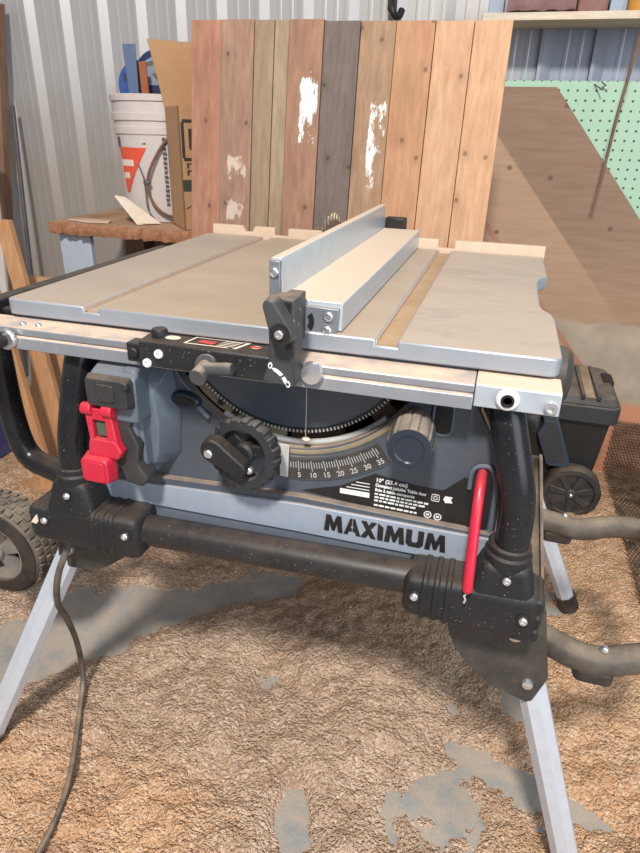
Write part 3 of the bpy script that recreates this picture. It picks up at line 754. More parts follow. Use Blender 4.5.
mb = MB(); mb.cyl((.03, 1.16, .80), (.058, 1.16, .54), .019, n=18); build('frame_tube', mb, 'black_steel', saw)
mb = MB(); mb.cyl((-.50, 1.16, .80), (-.515, 1.16, .54), .019, n=18); build('frame_tube', mb, 'black_steel', saw)
def corner_block(x0, x1, z00, z01, z10, z11, y0, y1, sock, sx, ribs, fist, recess, screws):
    mb = MB(); xm = sx
    lerp = lambda t, a, b: a+(b-a)*t
    mb.hull8([(x0, y0, z00), (x0, y0, z01), (x0, y1, z01), (x0, y1, z00)], [(x1, y0, z10), (x1, y0, z11), (x1, y1, z11), (x1, y1, z10)])
    cb = build('corner_block', mb, 'bracket', saw, bevel=.013, seg=4)
    mb = MB(); mb.hull8([(sx-.043, y0+.001, z00+.040), (sx+.040, y0+.001, z00+.040), (sx+.040, y1-.001, z00+.040), (sx-.043, y1-.001, z00+.040)], [(sx-.025, .586, .606), (sx+.026, .586, .606), (sx+.026, .634, .606), (sx-.025, .634, .606)])
    sk = build('socket', mb, 'bracket', cb, bevel=.011, seg=4)
    mb = MB(); mb.lathe(sock, (sx, .610, .598), (.02 if sx > 0 else 0, 0, 1), 28); build('collar', mb, 'bracket', cb)
    for cx in ribs:
        t = (cx-x0)/(x1-x0); a, b = lerp(t, z00, z10), lerp(t, z01, z11)
        mb = MB(); mb.prism(rrect(y0-.0016, y1+.0016, a-.0016, b+.0016, .0125), cx-.0036, cx+.0036, 'x'); build('grip_rib', mb, 'bracket', cb, bevel=.0020)
    for k in range(fist):
        mb = MB(); mb.prism(rrect(x1-.016, x1+.0035, z10+.004+.0215*k, z10+.0215+.0215*k, .006), y1-.006, y0+.004); build('end_ridge', mb, 'bracket', cb, bevel=.003)
    for bx, bz in recess:
        mb = MB(); mb.lathe([(.0085, 0), (.0085, .001), (.0004, .001)], (bx, y0, bz), (0, -1, 0), 18); build('bolt_recess', mb, 'black', cb)
    for p in screws: build('screw', screw_mb(p, .0050, .004), 'chrome', cb)
    return cb
SOCK = [(.0250, -.004), (.0265, .004), (.0265, .014), (.0240, .017), (.0240, .024), (.0215, .026)]
corner_block(-.0555, .1000, .5110, .5690, .5045, .5740, .5800, .6400, SOCK, .056, (-.030, -.0165, -.003), 3, ((-.0405, .5450), (.0830, .5425)), ((-.0405, .579, .5450), (.0830, .579, .5425), (.058, .5830, .5900)))
cb = corner_block(-.5820, -.4080, .5040, .5600, .5020, .5680, .5790, .6410, SOCK, -.511, (-.476, -.4615, -.447), 0, ((-.4250, .5440),), ((-.5500, .578, .5430), (-.4250, .578, .5440), (-.509, .5820, .5880)))
mb = MB(); mb.prism([(-.5700, .540), (-.5620, .550), (-.5610, .539), (-.565, .534), (-.573, .5355)], .5790, .5775); build('warning_mark', mb, 'paper', cb)
# motor housing end and a knob past the right side of the cabinet
mb = MB(); mb.lathe([(.040, -.10), (.043, -.02), (.041, .004), (.034, .012), (.02, .016), (.0004, .016)], (.106, .90, .727), (1, 0, 0), 36); build('motor_housing', mb, 'plate', saw)
mb = MB(); mb.lathe([(.016, 0), (.017, .02), (.017, .045), (.014, .05), (.0004, .05)], (.04, .90, .655), (1, -.2, 0), 20); mb.lathe([(.0175, .022), (.019, .024), (.0175, .026)], (.04, .90, .655), (1, -.2, 0), 20, cap=False); build('knob', mb, 'dark_plastic', saw)

# ------------------------------------------------------------------ rip fence sliding on the rail
fence = thing('rip_fence', 'silver aluminium rip fence with black clamp head across the table', 'fence', (-.2, .9, ZT))
mb = MB(); mb.prism([(-.2385, .8365), (-.1565, .8365), (-.1565, .8665), (-.158, .868), (-.2235, .868), (-.2255, .869), (-.2265, .9095), (-.2275, .911), (-.2375, .911), (-.2385, .9095)], .640, 1.240, 'y')
build('fence_profile', mb, 'alu', fence, bevel=.0006)
mb = MB(); mb.prism([(-.2388, .836), (-.2262, .836), (-.2262, .9085), (-.2388, .9085)], .640, .6335); mb.prism([(-.2262, .830), (-.1612, .828), (-.1590, .862), (-.2262, .864)], .640, .6335)
ep = build('end_plate', mb, 'endplate', fence, bevel=.001)
for (sx, sz) in ((-.2325, .896), (-.1705, .8535), (-.1715, .8375)):
    mb = MB(); mb.lathe([(.0052, 0), (.0052, .0022), (.0040, .0030), (.0038, .0014), (.0022, .0014), (.0022, .0028), (.0004, .0028)], (sx, .6335, sz), (0, -1, 0), 20); build('screw', mb, 'chrome', ep)
mb = MB()
for i in range(12):
    a0, a1 = -.7+1.4*i/12, -.7+1.4*(i+1)/12
    p = lambda a, r: (-.200+r*math.cos(a), .846+r*math.sin(a)*1.15)
    mb.prism([p(a0, .0075), p(a0, .0135), p(a1, .0135), p(a1, .0075)], .6336, .6326)
build('curved_slot', mb, 'black', ep, smooth=False)
mb = MB(); mb.box(-.226, -.186, 1.240, 1.262, .862, .888); mb.box(-.222, -.180, 1.240, 1.256, .856, .866); build('rear_hook', mb, 'black', fence, bevel=.003)
# head: long box over the rail plus the upright clamp body
mb = MB(); mb.prism([(.5645, .7965), (.5655, .8225), (.568, .8245), (.5945, .8265), (.5945, .7975)], -.3665, -.1885, 'x')
hd = build('clamp_head', mb, 'dark_plastic', fence, bevel=.0018)
mb = MB()
mb.prism([(-.2140, .822), (-.2215, .7975), (-.1865, .7940), (-.1860, .884), (-.1880, .8865), (-.2110, .8865), (-.2138, .883)], .5920, .5640, 'y')
mb.prism([(-.2140, .8275), (-.1960, .8275), (-.1960, .880), (-.2140, .880)], .6330, .5915)
pb = build('clamp_body', mb, 'arm_grey', fence, bevel=.002)
mb = MB(); mb.prism([(-.2000, .8830), (-.1895, .8830), (-.1905, .8640), (-.1945, .8700)], .5645, .5630); build('recess', mb, 'black', pb)
mb = MB(); mb.prism([(-.1945, .838), (-.1895, .844), (-.1895, .836), (-.194, .8335)], .5645, .5630); build('recess', mb, 'black', pb)
mb = MB(); mb.lathe([(.006, 0), (.006, .004), (.0045, .005), (.003, .005), (.0026, .003), (.0004, .003)], (-.1895, .5642, .862), (0, -1, 0), 14); build('bolt', mb, 'arm_grey', pb)
mb = MB(); cpA = capsule((-.2065, .8825), (-.1945, .856), .0085, .0130); cpB = capsule((-.2060, .8820), (-.1945, .856), .0070, .0115)
mb.prism(cpA, .5645, .5450, 'y', cpB); lv = build('clamp_lever', mb, 'arm_grey', fence, bevel=.0022, seg=3)
mb = MB(); mb.lathe([(.0105, 0), (.0105, .0012), (.0004, .0012)], (-.1950, .5452, .8565), (0, -1, 0), 22); build('lever_boss', mb, 'black', lv)
mb = MB(); mb.lathe([(.0045, 0), (.0045, .003), (.003, .004), (.0018, .004), (.0016, .002), (.0004, .002)], (-.1950, .5440, .8565), (0, -1, 0), 14); build('bolt', mb, 'chrome', lv)
# knob with a short arm in the middle of the head
mb = MB(); mb.cyl((-.2835, .566, .806), (-.2845, .540, .8005), .0095, n=22); mb.tube([(-.2835, .554, .8060), (-.270, .552, .8085), (-.2560, .551, .8105), (-.2490, .551, .8110)], [.008, .0068, .0072, .0065], 14)
mb.cyl((-.2835, .566, .806), (-.2835, .558, .8085), .0125, n=22)
build('clamp_knob', mb, 'knob_dust', fence, bevel=.001)
for (sx, sz) in ((-.3410, .8125), (-.3560, .8005)): build('screw', screw_mb((sx, .5646, sz), .0052, .0035), 'white_print', hd)
mb = MB(); mb.box(-.386, -.3665, .572, .592, .7965, .8185); mb.cyl((-.3765, .572, .8075), (-.3765, .5685, .8075), .006, n=14); build('side_catch', mb, 'dark_plastic', hd, bevel=.003)
mb = MB(); mb.lathe([(.009, 0), (.0095, .006), (.008, .009), (.0004, .009)], (-.3500, .585, .8255), (0, 0, 1), 20); build('adjuster', mb, 'dark_plastic', hd)
# stickers on top of the head and the lock mark on its face
mb = MB()
def topq(pts, z=.8262): mb.add([(x, y, z+(y-.58)*.075) for x, y in pts], [tuple(range(len(pts)))])
topq([(-.3330+.0095*math.cos(2*PI*i/24), .583+.0055*math.sin(2*PI*i/24)) for i in range(24)])
topq([(-.3155, .5725), (-.3130, .5725), (-.3065, .5925), (-.3090, .5925)])
topq([(-.3155, .5725), (-.2630, .5725), (-.2640, .5745), (-.3150, .5745)])
topq([(-.3070, .5910), (-.2450, .5910), (-.2450, .5922), (-.3066, .5922)])
topq([(-.2580, .5725), (-.2540, .5725), (-.2440, .5925), (-.2480, .5925)])
for k in range(4):
    topq([(-.278+.0015*k, .5765+.004*k), (-.258+.0015*k, .5765+.004*k), (-.2575+.0015*k, .578+.004*k), (-.2775+.0015*k, .578+.004*k)])
topq([(-.2350+.006*math.cos(2*PI*i/18), .583+.004*math.sin(2*PI*i/18)) for i in range(18)])
build('sticker', mb, 'paper', hd, smooth=False)
mb = MB(); topq([(-.3020, .5790), (-.2840, .5770), (-.2820, .5790), (-.2810, .5820), (-.2815, .5850), (-.2990, .5860)]); build('sticker', mb, 'red_print', hd, smooth=False)
mb = MB(); topq([(-.2410, .5805), (-.2300, .5805), (-.2290, .5855), (-.2400, .5855)], .8264); build('sticker', mb, 'red_print', hd, smooth=False)
mb = MB()
LC = (-.2205, .7920); Y0 = .5630
for i in range(10):
    if i == 5: continue
    a0, a1 = 1.16-.95*i/10, 1.16-.95*(i+1)/10; wd = .0011 if i in (0, 9) else .0020
    p = lambda a, r: (LC[0]+r*math.cos(a), LC[1]+r*math.sin(a)*.85)
    mb.prism([p(a0, .027-wd), p(a0, .027+wd), p(a1, .027+wd), p(a1, .027-wd)], .5653, Y0)
for (cx, cz) in ((-.2120, .8160), (-.1925, .7975)):
    mb.prism(oval(cx, cz, .0023, .0034, 0, 14), .5653, Y0)
build('lock_mark', mb, 'white_print', hd, smooth=False)
for (cx, cz) in ((-.2120, .8160), (-.1925, .7975)):
    mb = MB(); mb.prism(oval(cx, cz, .0011, .0017, 0, 10), .5632, .5626); build('lock_mark', mb, 'black', hd, smooth=False)

# wooden strip standing behind the table, red stick, power cord
mb = MB()
def strip_poly(): 
    return [(-.592, .820), (.0775, .820), (.0775, .8535), (-.087, .8535), (-.087, .838), (-.119, .838), (-.119, .8535), (-.424, .8535), (-.424, .838), (-.454, .838), (-.454, .8535), (-.497, .8535), (-.503, .842), (-.520, .842), (-.527, .8535), (-.592, .8535)]
mb.prism(strip_poly(), 1.2385, 1.252)
for a, b in ((-.424, -.119), (-.087, .0775)): pass
tag(build('wooden_strip', mb, 'strip_wood', bevel=.0012), 'pale notched wooden strip along the back edge of the saw table', 'wood strip')
ps = MB(); pth = [(.0155, .6405, .688), (.0145, .618, .688), (.0150, .596, .655), (.0165, .575, .605), (.0175, .5705, .578)]
ps.tube(smooth_path(pth, 2), .0060, 14); ps.ball((.0175, .5705, .578), .0060, n=6)
stick = thing('push_stick', 'red plastic rod poking out of the slot at the right of the saw front', 'push stick', (.016, .5735, .560))
build('rod', ps, 'red', stick)
mb = MB(); mb.tube([(.0176, .5705, .573), (.0150, .5695, .568), (.0170, .5690, .564), (.0158, .5690, .559)], .0012, 8); build('frayed_tip', mb, 'grey_print', stick)

# ------------------------------------------------------------------ folding stand
stand = thing('folding_stand', 'black and silver folding stand with splayed legs and one wheel under the saw', 'stand', (-.25, .9, 0))
pp = [(-.004, .505), (.000, .468), (.006, .442), (.018, .418), (.039, .394), (.069, .370), (.116, .3555), (.124, .360), (.137, .404), (.116, .512), (.10, .525)]
mb = MB(); mb.prism(pp, .6415, .6465); pr = build('leg_plate', mb, 'plate', stand, bevel=.0008)
for (bx, bz, r) in ((.1135, .389, .0078), (.0865, .466, .0100)):
    mb = MB(); mb.lathe([(r, 0), (r, .002), (r*.85, .005), (r*.4, .0065), (.0004, .0066)], (bx, .6415, bz), (0, -1, 0), 18); build('bolt', mb, 'chrome', pr)
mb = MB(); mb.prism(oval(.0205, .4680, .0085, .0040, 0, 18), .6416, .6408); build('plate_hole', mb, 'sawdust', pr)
pp = [(-.588, .52), (-.598, .413), (-.580, .408), (-.540, .410), (-.510, .425), (-.476, .452), (-.440, .489), (-.436, .52)]
mb = MB(); mb.prism(pp, .6415, .6465); pr = build('leg_plate', mb, 'plate', stand, bevel=.0008)
mb = MB(); mb.lathe([(.009, 0), (.009, .002), (.0075, .005), (.0035, .0065), (.0004, .0066)], (-.575, .6415, .443), (0, -1, 0), 18); build('bolt', mb, 'chrome', pr)
def leg(top, foot, r=.0205):
    mb = MB(); mb.tube([top, foot], r, 8, phase=PI/8); return build('leg', mb, 'leg', stand, ang=20)
def cap(o, top, foot, r=.0235):
    d = (Vector(foot)-Vector(top)).normalized(); f = Vector(foot)
    mb = MB(); mb.tube([f-d*.045, f-d*.004, f], [r, r, r*.8], 16); build('rubber_foot', mb, 'tyre_side', o)
for top, foot in (((.090, .670, .468), (.239, .645, .009)), ((-.572, .668, .462), (-.773, .570, .009)), ((.100, 1.245, .42), (.281, 1.288, .009)), ((-.545, 1.245, .42), (-.74, 1.288, .009))):
    cap(leg(top, foot), top, foot)
mb = MB(); mb.box(.030, .105, .6465, 1.27, .4365, .5000); build('side_channel', mb, 'black_steel', stand, bevel=.003)
mb = MB(); mb.box(-.580, -.490, .6465, 1.27, .4365, .5000); build('side_channel', mb, 'black_steel', stand, bevel=.003)
mb = MB(); mb.box(-.50, .04, 1.215, 1.25, .455, .485); build('cross_bar', mb, 'black_steel', stand, bevel=.003)
# upright strut behind the right corner block
mb = MB(); mb.hull8([(.094, .690, .470), (.122, .690, .470), (.122, .696, .470), (.094, .696, .470)], [(.063, .690, .694), (.080, .690, .694), (.080, .696, .694), (.063, .696, .694)])
mb.hull8([(.118, .683, .470), (.122, .683, .470), (.122, .697, .470), (.118, .697, .470)], [(.077, .683, .696), (.081, .683, .696), (.081, .697, .696), (.077, .697, .696)])
build('strut', mb, 'tanplate', stand, bevel=.001)
# handle loops: right one low, left one dropping from above
U = smooth_path([(.105, .950, .455), (.150, .944, .452), (.195, .938, .450), (.240, .968, .450), (.285, .975, .450), (.310, .945, .450), (.318, .86, .450), (.312, .74, .450), (.300, .685, .450), (.245, .668, .450), (.180, .640, .446), (.115, .676, .444)], 3)
mb = MB(); mb.tube(U, .0185, 18); lp = build('handle_loop', mb, 'loop', stand)
for (fx, fy) in ((.158, .944), (.186, .645)):
    mb = MB(); mb.prism(rrect(fx-.024, fx+.024, fy-.013, fy+.013, .010), .420, .440, 'z'); build('rubber_pad', mb, 'tyre_side', lp, bevel=.004)
    mb = MB(); mb.ball((fx+.006, fy, .4690), .0055, n=6); build('bolt', mb, 'chrome', lp)
Lp = smooth_path([(-.742, .75, .86), (-.738, .75, .72), (-.738, .75, .590), (-.722, .75, .520), (-.66, .74, .515), (-.56, .70, .520)], 3)
mb = MB(); mb.tube(Lp, .0195, 18); build('handle_loop', mb, 'black_steel', stand)
# wheel
WC = Vector((-.797, .712, .338)); wr = .092
mb = MB()
mb.lathe([(.060, -.004), (.074, -.006), (.086, -.002), (wr, .008), (wr+.001, .028), (wr, .050), (.084, .058), (.060, .058)], WC, (0, 1, 0), 72, cap=False)
wh = build('wheel', mb, 'rubber', stand)
mb = MB()
for i in range(34):
    for j, yy in enumerate((.004, .020, .036, .050)):
        a = 2*PI*(i+.5*(j % 2))/34; d = Vector((math.cos(a), 0, math.sin(a))); t = Vector((-math.sin(a), 0, math.cos(a))); e = Vector((0, 1, 0))
        c = WC+d*(wr-.002)+e*yy; rr = random.uniform(.9, 1.15)
        B = [c-t*.0062-e*.0052, c+t*.0062-e*.0062, c+t*.0062+e*.0052, c-t*.0062+e*.0062]
        mb.hull8(B, [p+d*.0050*rr-(p-c)*.18 for p in B])
build('tread', mb, 'rubber', wh)
mb = MB(); mb.lathe([(.0585, -.0065), (.0600, -.0090), (.0720, -.0090), (.0850, -.0050), (.0850, -.002), (.0585, -.003)], WC, (0, 1, 0), 60, cap=False); build('sidewall', mb, 'tyre_side', wh)
mb = MB(); mb.lathe([(.0585, .0), (.0585, -.006), (.0540, -.006), (.0525, .012), (.0525, .03)], WC, (0, 1, 0), 48, cap=False)
mb.lathe([(.017, .03), (.017, -.006), (.012, -.010), (.0004, -.010)], WC, (0, 1, 0), 24)
for k in range(5):
    a = .35+2*PI*k/5; d = Vector((math.cos(a), 0, math.sin(a))); t = Vector((-math.sin(a), 0, math.cos(a))); e = Vector((0, 1, 0))
    p0, p1 = WC+d*.012, WC+d*.056
    mb.hull8([p0-t*.010, p1-t*.012, p1+t*.012, p0+t*.010], [p0-t*.010+e*.016, p1-t*.012+e*.012, p1+t*.012+e*.012, p0+t*.010+e*.016])
build('hub', mb, 'wheel_hub', wh)
mb = MB(); mb.lathe([(.053, .022), (.0004, .022)], WC, (0, 1, 0), 40, cap=False); build('hub_back', mb, 'void', wh)
mb = MB(); mb.cyl((-.797, .72, .338), (-.797, .80, .338), .010, n=12); mb.cyl((-.797, .79, .338), (-.56, .79, .495), .013, n=14); build('axle_arm', mb, 'black_steel', stand)

# power cord: hangs from under the saw, then lies in the sawdust
cp = [(-.548, .70, .60), (-.556, .662, .52), (-.560, .620, .46), (-.575, .607, .42), (-.605, .625, .34), (-.640, .680, .25), (-.668, .722, .15), (-.676, .732, .075), (-.672, .722, .036), (-.650, .680, .029), (-.610, .610, .029), (-.575, .545, .029), (-.556, .490, .029), (-.548, .440, .029), (-.543, .366, .029), (-.55, .28, .029), (-.58, .20, .029)]
mb = MB(); mb.tube(smooth_path(cp, 3), .0052, 12); tag(build('power_cord', mb, 'cord'), 'grey power cord trailing from the saw down past the left leg', 'power cord')

# ------------------------------------------------------------------ reclaimed plank panel
pan = thing('plank_panel', 'upright panel of mixed reclaimed planks leaning behind the saw', 'plank panel', (-.42, 1.50, 0))
def PY(z): return 1.4285+.1358*z      # leaning back
edges = [-.797, -.716, -.632, -.582, -.5455, -.4615, -.3765, -.295, -.2085, -.1255, -.045]
white = (.74, .71, .68)
pm = [wood('plank salmon', (.36, .165, .10), (.45, .22, .14)),
      wood('plank weathered salmon', (.29, .16, .11), (.38, .225, .16), paint=((.56, .44, .36), -.70, -.64, .80, 1.0), pthr=.50, pscale=16),
      wood('plank drab', (.27, .185, .115), (.34, .24, .155), knots=False),
      wood('plank drab pale', (.31, .22, .14), (.38, .28, .185), knots=False),
      wood('plank with paint', (.29, .15, .09), (.38, .21, .135), paint=(white, -.515, -.463, .98, 1.16), pscale=11, pthr=.44),
      wood('plank grey', (.135, .10, .085), (.185, .14, .12), dark=.6),
      wood('plank drab with paint', (.31, .18, .105), (.40, .25, .15), paint=(white, -.345, -.297, .86, 1.12), pscale=9, pthr=.45),
      wood('plank orange', (.45, .225, .115), (.55, .30, .165)),
      wood('plank pale orange', (.52, .29, .165), (.62, .37, .22)),
      wood('plank pale orange warm', (.54, .295, .16), (.64, .38, .225))]
pl_lab = ['salmon brown plank', 'weathered salmon plank', 'narrow drab plank', 'narrow pale drab plank', 'brown plank with flaking white paint', 'grey weathered plank', 'drab plank with white paint', 'orange plank with a dark knot', 'pale orange plank', 'pale orange end plank']
tops = [1.268, 1.2675, 1.266, 1.2655, 1.2655, 1.2615, 1.2605, 1.2595, 1.2585, 1.2580]
for i in range(10):
    x0, x1 = edges[i]+.0008, edges[i+1]-.0008; zt = tops[i]; th = .018+.003*((i*7) % 3)/2
    slant = -.012 if i in (4, 5, 6, 7, 8) else 0.0
    f0 = -.002*((i*5) % 3)
    mb = MB(); xo = (.0 if i < 3 else .0)
    mb.hull8([(x0, PY(0)+f0, .0), (x1, PY(0)+f0, .0), (x1, PY(0)+th, .0), (x0, PY(0)+th, .0)], [(x0, PY(zt)+f0, zt), (x1, PY(zt)+f0, zt), (x1, PY(zt)+th, zt), (x0, PY(zt)+th, zt)])
    build('plank', mb, pm[i], pan, bevel=.0012, label=pl_lab[i])
mb = MB()
for zc in (.25, .72):
    mb.hull8([(-.78, PY(zc)+.0215, zc), (-.06, PY(zc)+.0215, zc), (-.06, PY(zc)+.045, zc), (-.78, PY(zc)+.045, zc)], [(-.78, PY(zc+.07)+.0215, zc+.07), (-.06, PY(zc+.07)+.0215, zc+.07), (-.06, PY(zc+.07)+.045, zc+.07), (-.78, PY(zc+.07)+.045, zc+.07)])
build('batten', mb, 'post', pan)

# ------------------------------------------------------------------ side bench with pail, carton and papers
bench = thing('side_bench', 'low wooden bench with sawdust crusted top against the metal wall', 'bench', (-1.0, 1.9, 0))
BZ = .765
xs2 = np.linspace(-1.345, -.50, 110); front = []
for x in xs2: front.append((float(x), 1.66+.006*mnoise.noise(Vector((x*30, 0, 0)))+.004*mnoise.noise(Vector((x*90, 1, 0)))))
mb = MB(); n = len(front)
vs = []
for (x, y) in front:
    lump = .008*mnoise.noise(Vector((x*45, 3, 0)))+.004*mnoise.noise(Vector((x*130, 7, 0)))
    vs += [(x, y, BZ), (x, y-.006+lump, BZ-.012), (x, y+lump, BZ-.034+lump*.7), (x, 2.135, BZ-.034), (x, 2.135, BZ)]
fs = []
for i in range(n-1):
    for k in range(5):
        a, b = i*5+k, i*5+(k+1) % 5; fs.append((a, b, b+5, a+5))
fs += [(4, 3, 2, 1, 0), tuple((n-1)*5+k for k in range(5))]
mb.add(vs, fs); build('bench_top', mb, 'crust', bench, ang=50)
mb = MB(); mb.box(-1.335, -1.225, 1.69, 1.71, 0, .731); build('leg', mb, 'bench_leg', bench, bevel=.002)
mb = MB(); mb.box(-1.335, -1.26, 2.05, 2.12, 0, .731); build('leg', mb, 'post', bench)
mb = MB(); mb.box(-.60, -.52, 1.69, 1.75, 0, .731); build('leg', mb, 'post', bench)
mb = MB(); mb.box(-1.225, -.60, 2.09, 2.11, .02, .731); build('back_board', mb, 'post', bench)
# pail
PX, PYY = -1.072, 1.915
pail = thing('pail', 'white plastic pail with a red label holding blue disc packs', 'pail', (PX, PYY, BZ))
prf = [(.128, 0), (.131, .003), (.1405, .27), (.1445, .272), (.1450, .292), (.1425, .295), (.1425, .310), (.1475, .312), (.148, .332), (.1445, .335), (.1445, .366), (.1495, .368), (.150, .384), (.146, .387), (.143, .384), (.141, .28), (.129, .01), (.0004, .01)]
prf = [(r, h*.915) for r, h in prf]
mb = MB(); mb.lathe([(r, h) for r, h in prf], (PX, PYY, BZ), (0, 0, 1), 64, cap=False); mb.lathe([(.128, 0), (.0004, 0)], (PX, PYY, BZ), (0, 0, 1), 64, cap=False); build('pail_body', mb, 'pail', pail)
def on_pail(a, h, off=.0028):
    r = .131+(h-.003)*(.0095/.267)+off
    return (PX+r*math.sin(a), PYY-r*math.cos(a), BZ+h)
mb = MB()
def pail_patch(f, h0, h1, nh=12, na=8):
    vs = []
    for i in range(nh+1):
        h = h0+(h1-h0)*i/nh; a0, a1 = f(i/nh)
        for j in range(na+1): vs.append(on_pail(a0+(a1-a0)*j/na, h))
    mb.add(vs, [(i*(na+1)+j, i*(na+1)+j+1, (i+1)*(na+1)+j+1, (i+1)*(na+1)+j) for i in range(nh) for j in range(na)])
pail_patch(lambda t: (-.56-.10*t, -.46+.60*t), .085, .212)
build('label', mb, 'pail_red', pail)
mb = MB(); 
def pail_patch2(a0, a1, h0, h1):
    vs = []
    for i in range(3):
        for j in range(7): vs.append(on_pail(a0+(a1-a0)*j/6, h0+(h1-h0)*i/2, .0036))
    mb.add(vs, [(i*7+j, i*7+j+1, (i+1)*7+j+1, (i+1)*7+j) for i in range(2) for j in range(6)])
pail_patch2(-.60, -.20, .160, .178); build('label', mb, 'paper', pail)
mb = MB(); pail_patch2(-.56, -.36, .125, .142); build('label', mb, 'paper', pail)
mb = MB()
for k in range(15):
    h = .05+.013*k; a = .47+.0*k; pail_patch(lambda t: (a+.02*random.random(), a+.075+.03*random.random()), h, h+.009, 2, 3)
build('lettering', mb, 'pail_print', pail)
mb = MB(); pail_patch(lambda t: (-.72, -.60), .212, .240, 3, 3); build('scuff', mb, 'pail_print', pail)
mb = MB(); pail_patch(lambda t: (.02+.1*t, .14), .222, .226, 1, 3); build('scuff', mb, 'pail_print', pail)
hp = [on_pail(.62, .240, .004), on_pail(.50, .225, .010), on_pail(.28, .175, .020), on_pail(.14, .125, .022), on_pail(.16, .075, .022), on_pail(.34, .034, .020), on_pail(.62, .016, .018), on_pail(1.0, .014, .016)]
mb = MB(); mb.tube(smooth_path(hp, 3), .0042, 10); bh = build('bail_handle', mb, 'rust', pail)
mb = MB(); g0 = Vector(on_pail(.14, .118, .022)); mb.tube(smooth_path([on_pail(-.08, .165, .004), on_pail(.06, .135, .014), on_pail(.09, .10, .020), on_pail(.09, .04, .022), on_pail(.25, .012, .03)], 2), .0022, 8); mb.ball(g0, .008, 1.5, 1, 1, 6); build('wire', mb, 'greystrip', pail)
# packs standing in the pail
def disc_pack(name, c, r, tilt, m1, lab, faces):
    t = thing(name, lab, 'disc pack', (c[0], c[1], c[2]-r))
    axv = Vector((math.sin(tilt), -math.cos(tilt), .12)).normalized()
    mb = MB(); mb.lathe([(r, -.006), (r+.001, 0), (r, .006), (r*.97, .0065), (.0004, .0065)], c, axv, 48); build('sleeve', mb, m1, t)
    u = axv.orthogonal().normalized(); w = axv.cross(u)
    if w.z < 0: u, w = -u, -w
    for mat, pts in faces:
        mb = MB(); vs = [Vector(c)+axv*.0072+(Vector((0, 0, 1))-axv*axv.z).normalized()*(q*r)+(Vector((0, 0, 1))-axv*axv.z).normalized().cross(axv)*(p*r) for p, q in pts]
        mb.add(vs+[v-axv*.001 for v in vs], [tuple(range(len(pts))), tuple(range(2*len(pts)-1, len(pts)-1, -1))]+[(i, (i+1) % len(pts), len(pts)+(i+1) % len(pts), len(pts)+i) for i in range(len(pts))]); build('printed_patch', mb, mat, t, smooth=False)
disc_pack('disc_pack', (-1.150, 1.935, 1.150), .066, .15, 'blue_pack', 'round blue disc pack at the left of the white pail', [('navy', [(-.75, .35), (-.1, .9), (.15, .85), (-.2, .2), (-.7, .1)]), ('grey_pack', [(-.05, .35), (.5, -.2), (.6, .6), (.3, .8)])])
disc_pack('disc_pack', (-1.078, 1.915, 1.163), .080, -.1, 'navy', 'round navy disc pack with yellow print standing behind the blue one', [('grey_pack', [(-.7, -.2), (.75, -.2), (.55, .62), (-.1, .78), (-.6, .55)]), ('yellow_pack', [(-.2, .2), (.35, .25), (.6, -.1), (.2, -.15)]), ('yellow_pack', [(-.5, .55), (-.1, .62), (.1, .5), (-.4, .4)])])
mb = MB(); mb.hull8([(-1.135, 1.852, 1.06), (-1.108, 1.852, 1.06), (-1.108, 1.857, 1.06), (-1.135, 1.857, 1.06)], [(-1.160, 1.872, 1.252), (-1.118, 1.872, 1.252), (-1.118, 1.877, 1.252), (-1.160, 1.877, 1.252)])
tag(build('card_slip', mb, 'slip', bevel=.001), 'grey blue flat slip sticking up from the white pail', 'slip')
mb = MB(); mb.hull8([(-1.090, 1.843, 1.06), (-1.066, 1.843, 1.06), (-1.066, 1.850, 1.06), (-1.090, 1.850, 1.06)], [(-1.098, 1.850, 1.205), (-1.076, 1.850, 1.205), (-1.076, 1.857, 1.205), (-1.098, 1.857, 1.205)])
tag(build('paint_stirrer', mb, 'orange_strip', bevel=.001), 'short orange brown stick standing in the white pail', 'stick')
# carton, turned to the bench edge
car = thing('carton', 'open brown cardboard carton with dark print beside the white pail', 'carton', (-.80, 1.78, BZ))
c0 = Vector((-.887, 1.672, 0)); dl = Vector((-.099, .112, 0)); dr = Vector((.112, .099, 0)).normalized()*.30
zt = 1.087
def wallq(mbx, a, b, z0, z1, nrm, t=.004):
    mbx.hull8([(a.x, a.y, z0), (b.x, b.y, z0), (b.x+nrm.x*t, b.y+nrm.y*t, z0), (a.x+nrm.x*t, a.y+nrm.y*t, z0)], [(a.x, a.y, z1), (b.x, b.y, z1), (b.x+nrm.x*t, b.y+nrm.y*t, z1), (a.x+nrm.x*t, a.y+nrm.y*t, z1)])
mb = MB(); nl = dr.normalized(); nr = dl.normalized()
wallq(mb, c0, c0+dl, BZ, zt, nl); wallq(mb, c0, c0+dr, BZ, zt, nr); wallq(mb, c0+dl, c0+dl+dr, BZ, zt, -nr); wallq(mb, c0+dr, c0+dr+dl, BZ, zt, -nl)
mb.hull8([(*c0.xy, BZ), (*(c0+dr).xy, BZ), (*(c0+dr+dl).xy, BZ), (*(c0+dl).xy, BZ)], [(*c0.xy, BZ+.004), (*(c0+dr).xy, BZ+.004), (*(c0+dr+dl).xy, BZ+.004), (*(c0+dl).xy, BZ+.004)])
build('box_body', mb, 'card', car, smooth=False)
a, b = c0+dl, c0+dl+dr; lean = nr*.02-nl*.03
mb = MB(); mb.hull8([(a.x, a.y, zt), (b.x, b.y, zt), (b.x+nr.x*.004, b.y+nr.y*.004, zt), (a.x+nr.x*.004, a.y+nr.y*.004, zt)], [(a.x+lean.x, a.y+lean.y, zt+.166), (b.x+lean.x, b.y+lean.y, zt+.166), (b.x+lean.x+nr.x*.004, b.y+lean.y+nr.y*.004, zt+.166), (a.x+lean.x+nr.x*.004, a.y+lean.y+nr.y*.004, zt+.166)])
build('flap', mb, 'card', car, smooth=False)
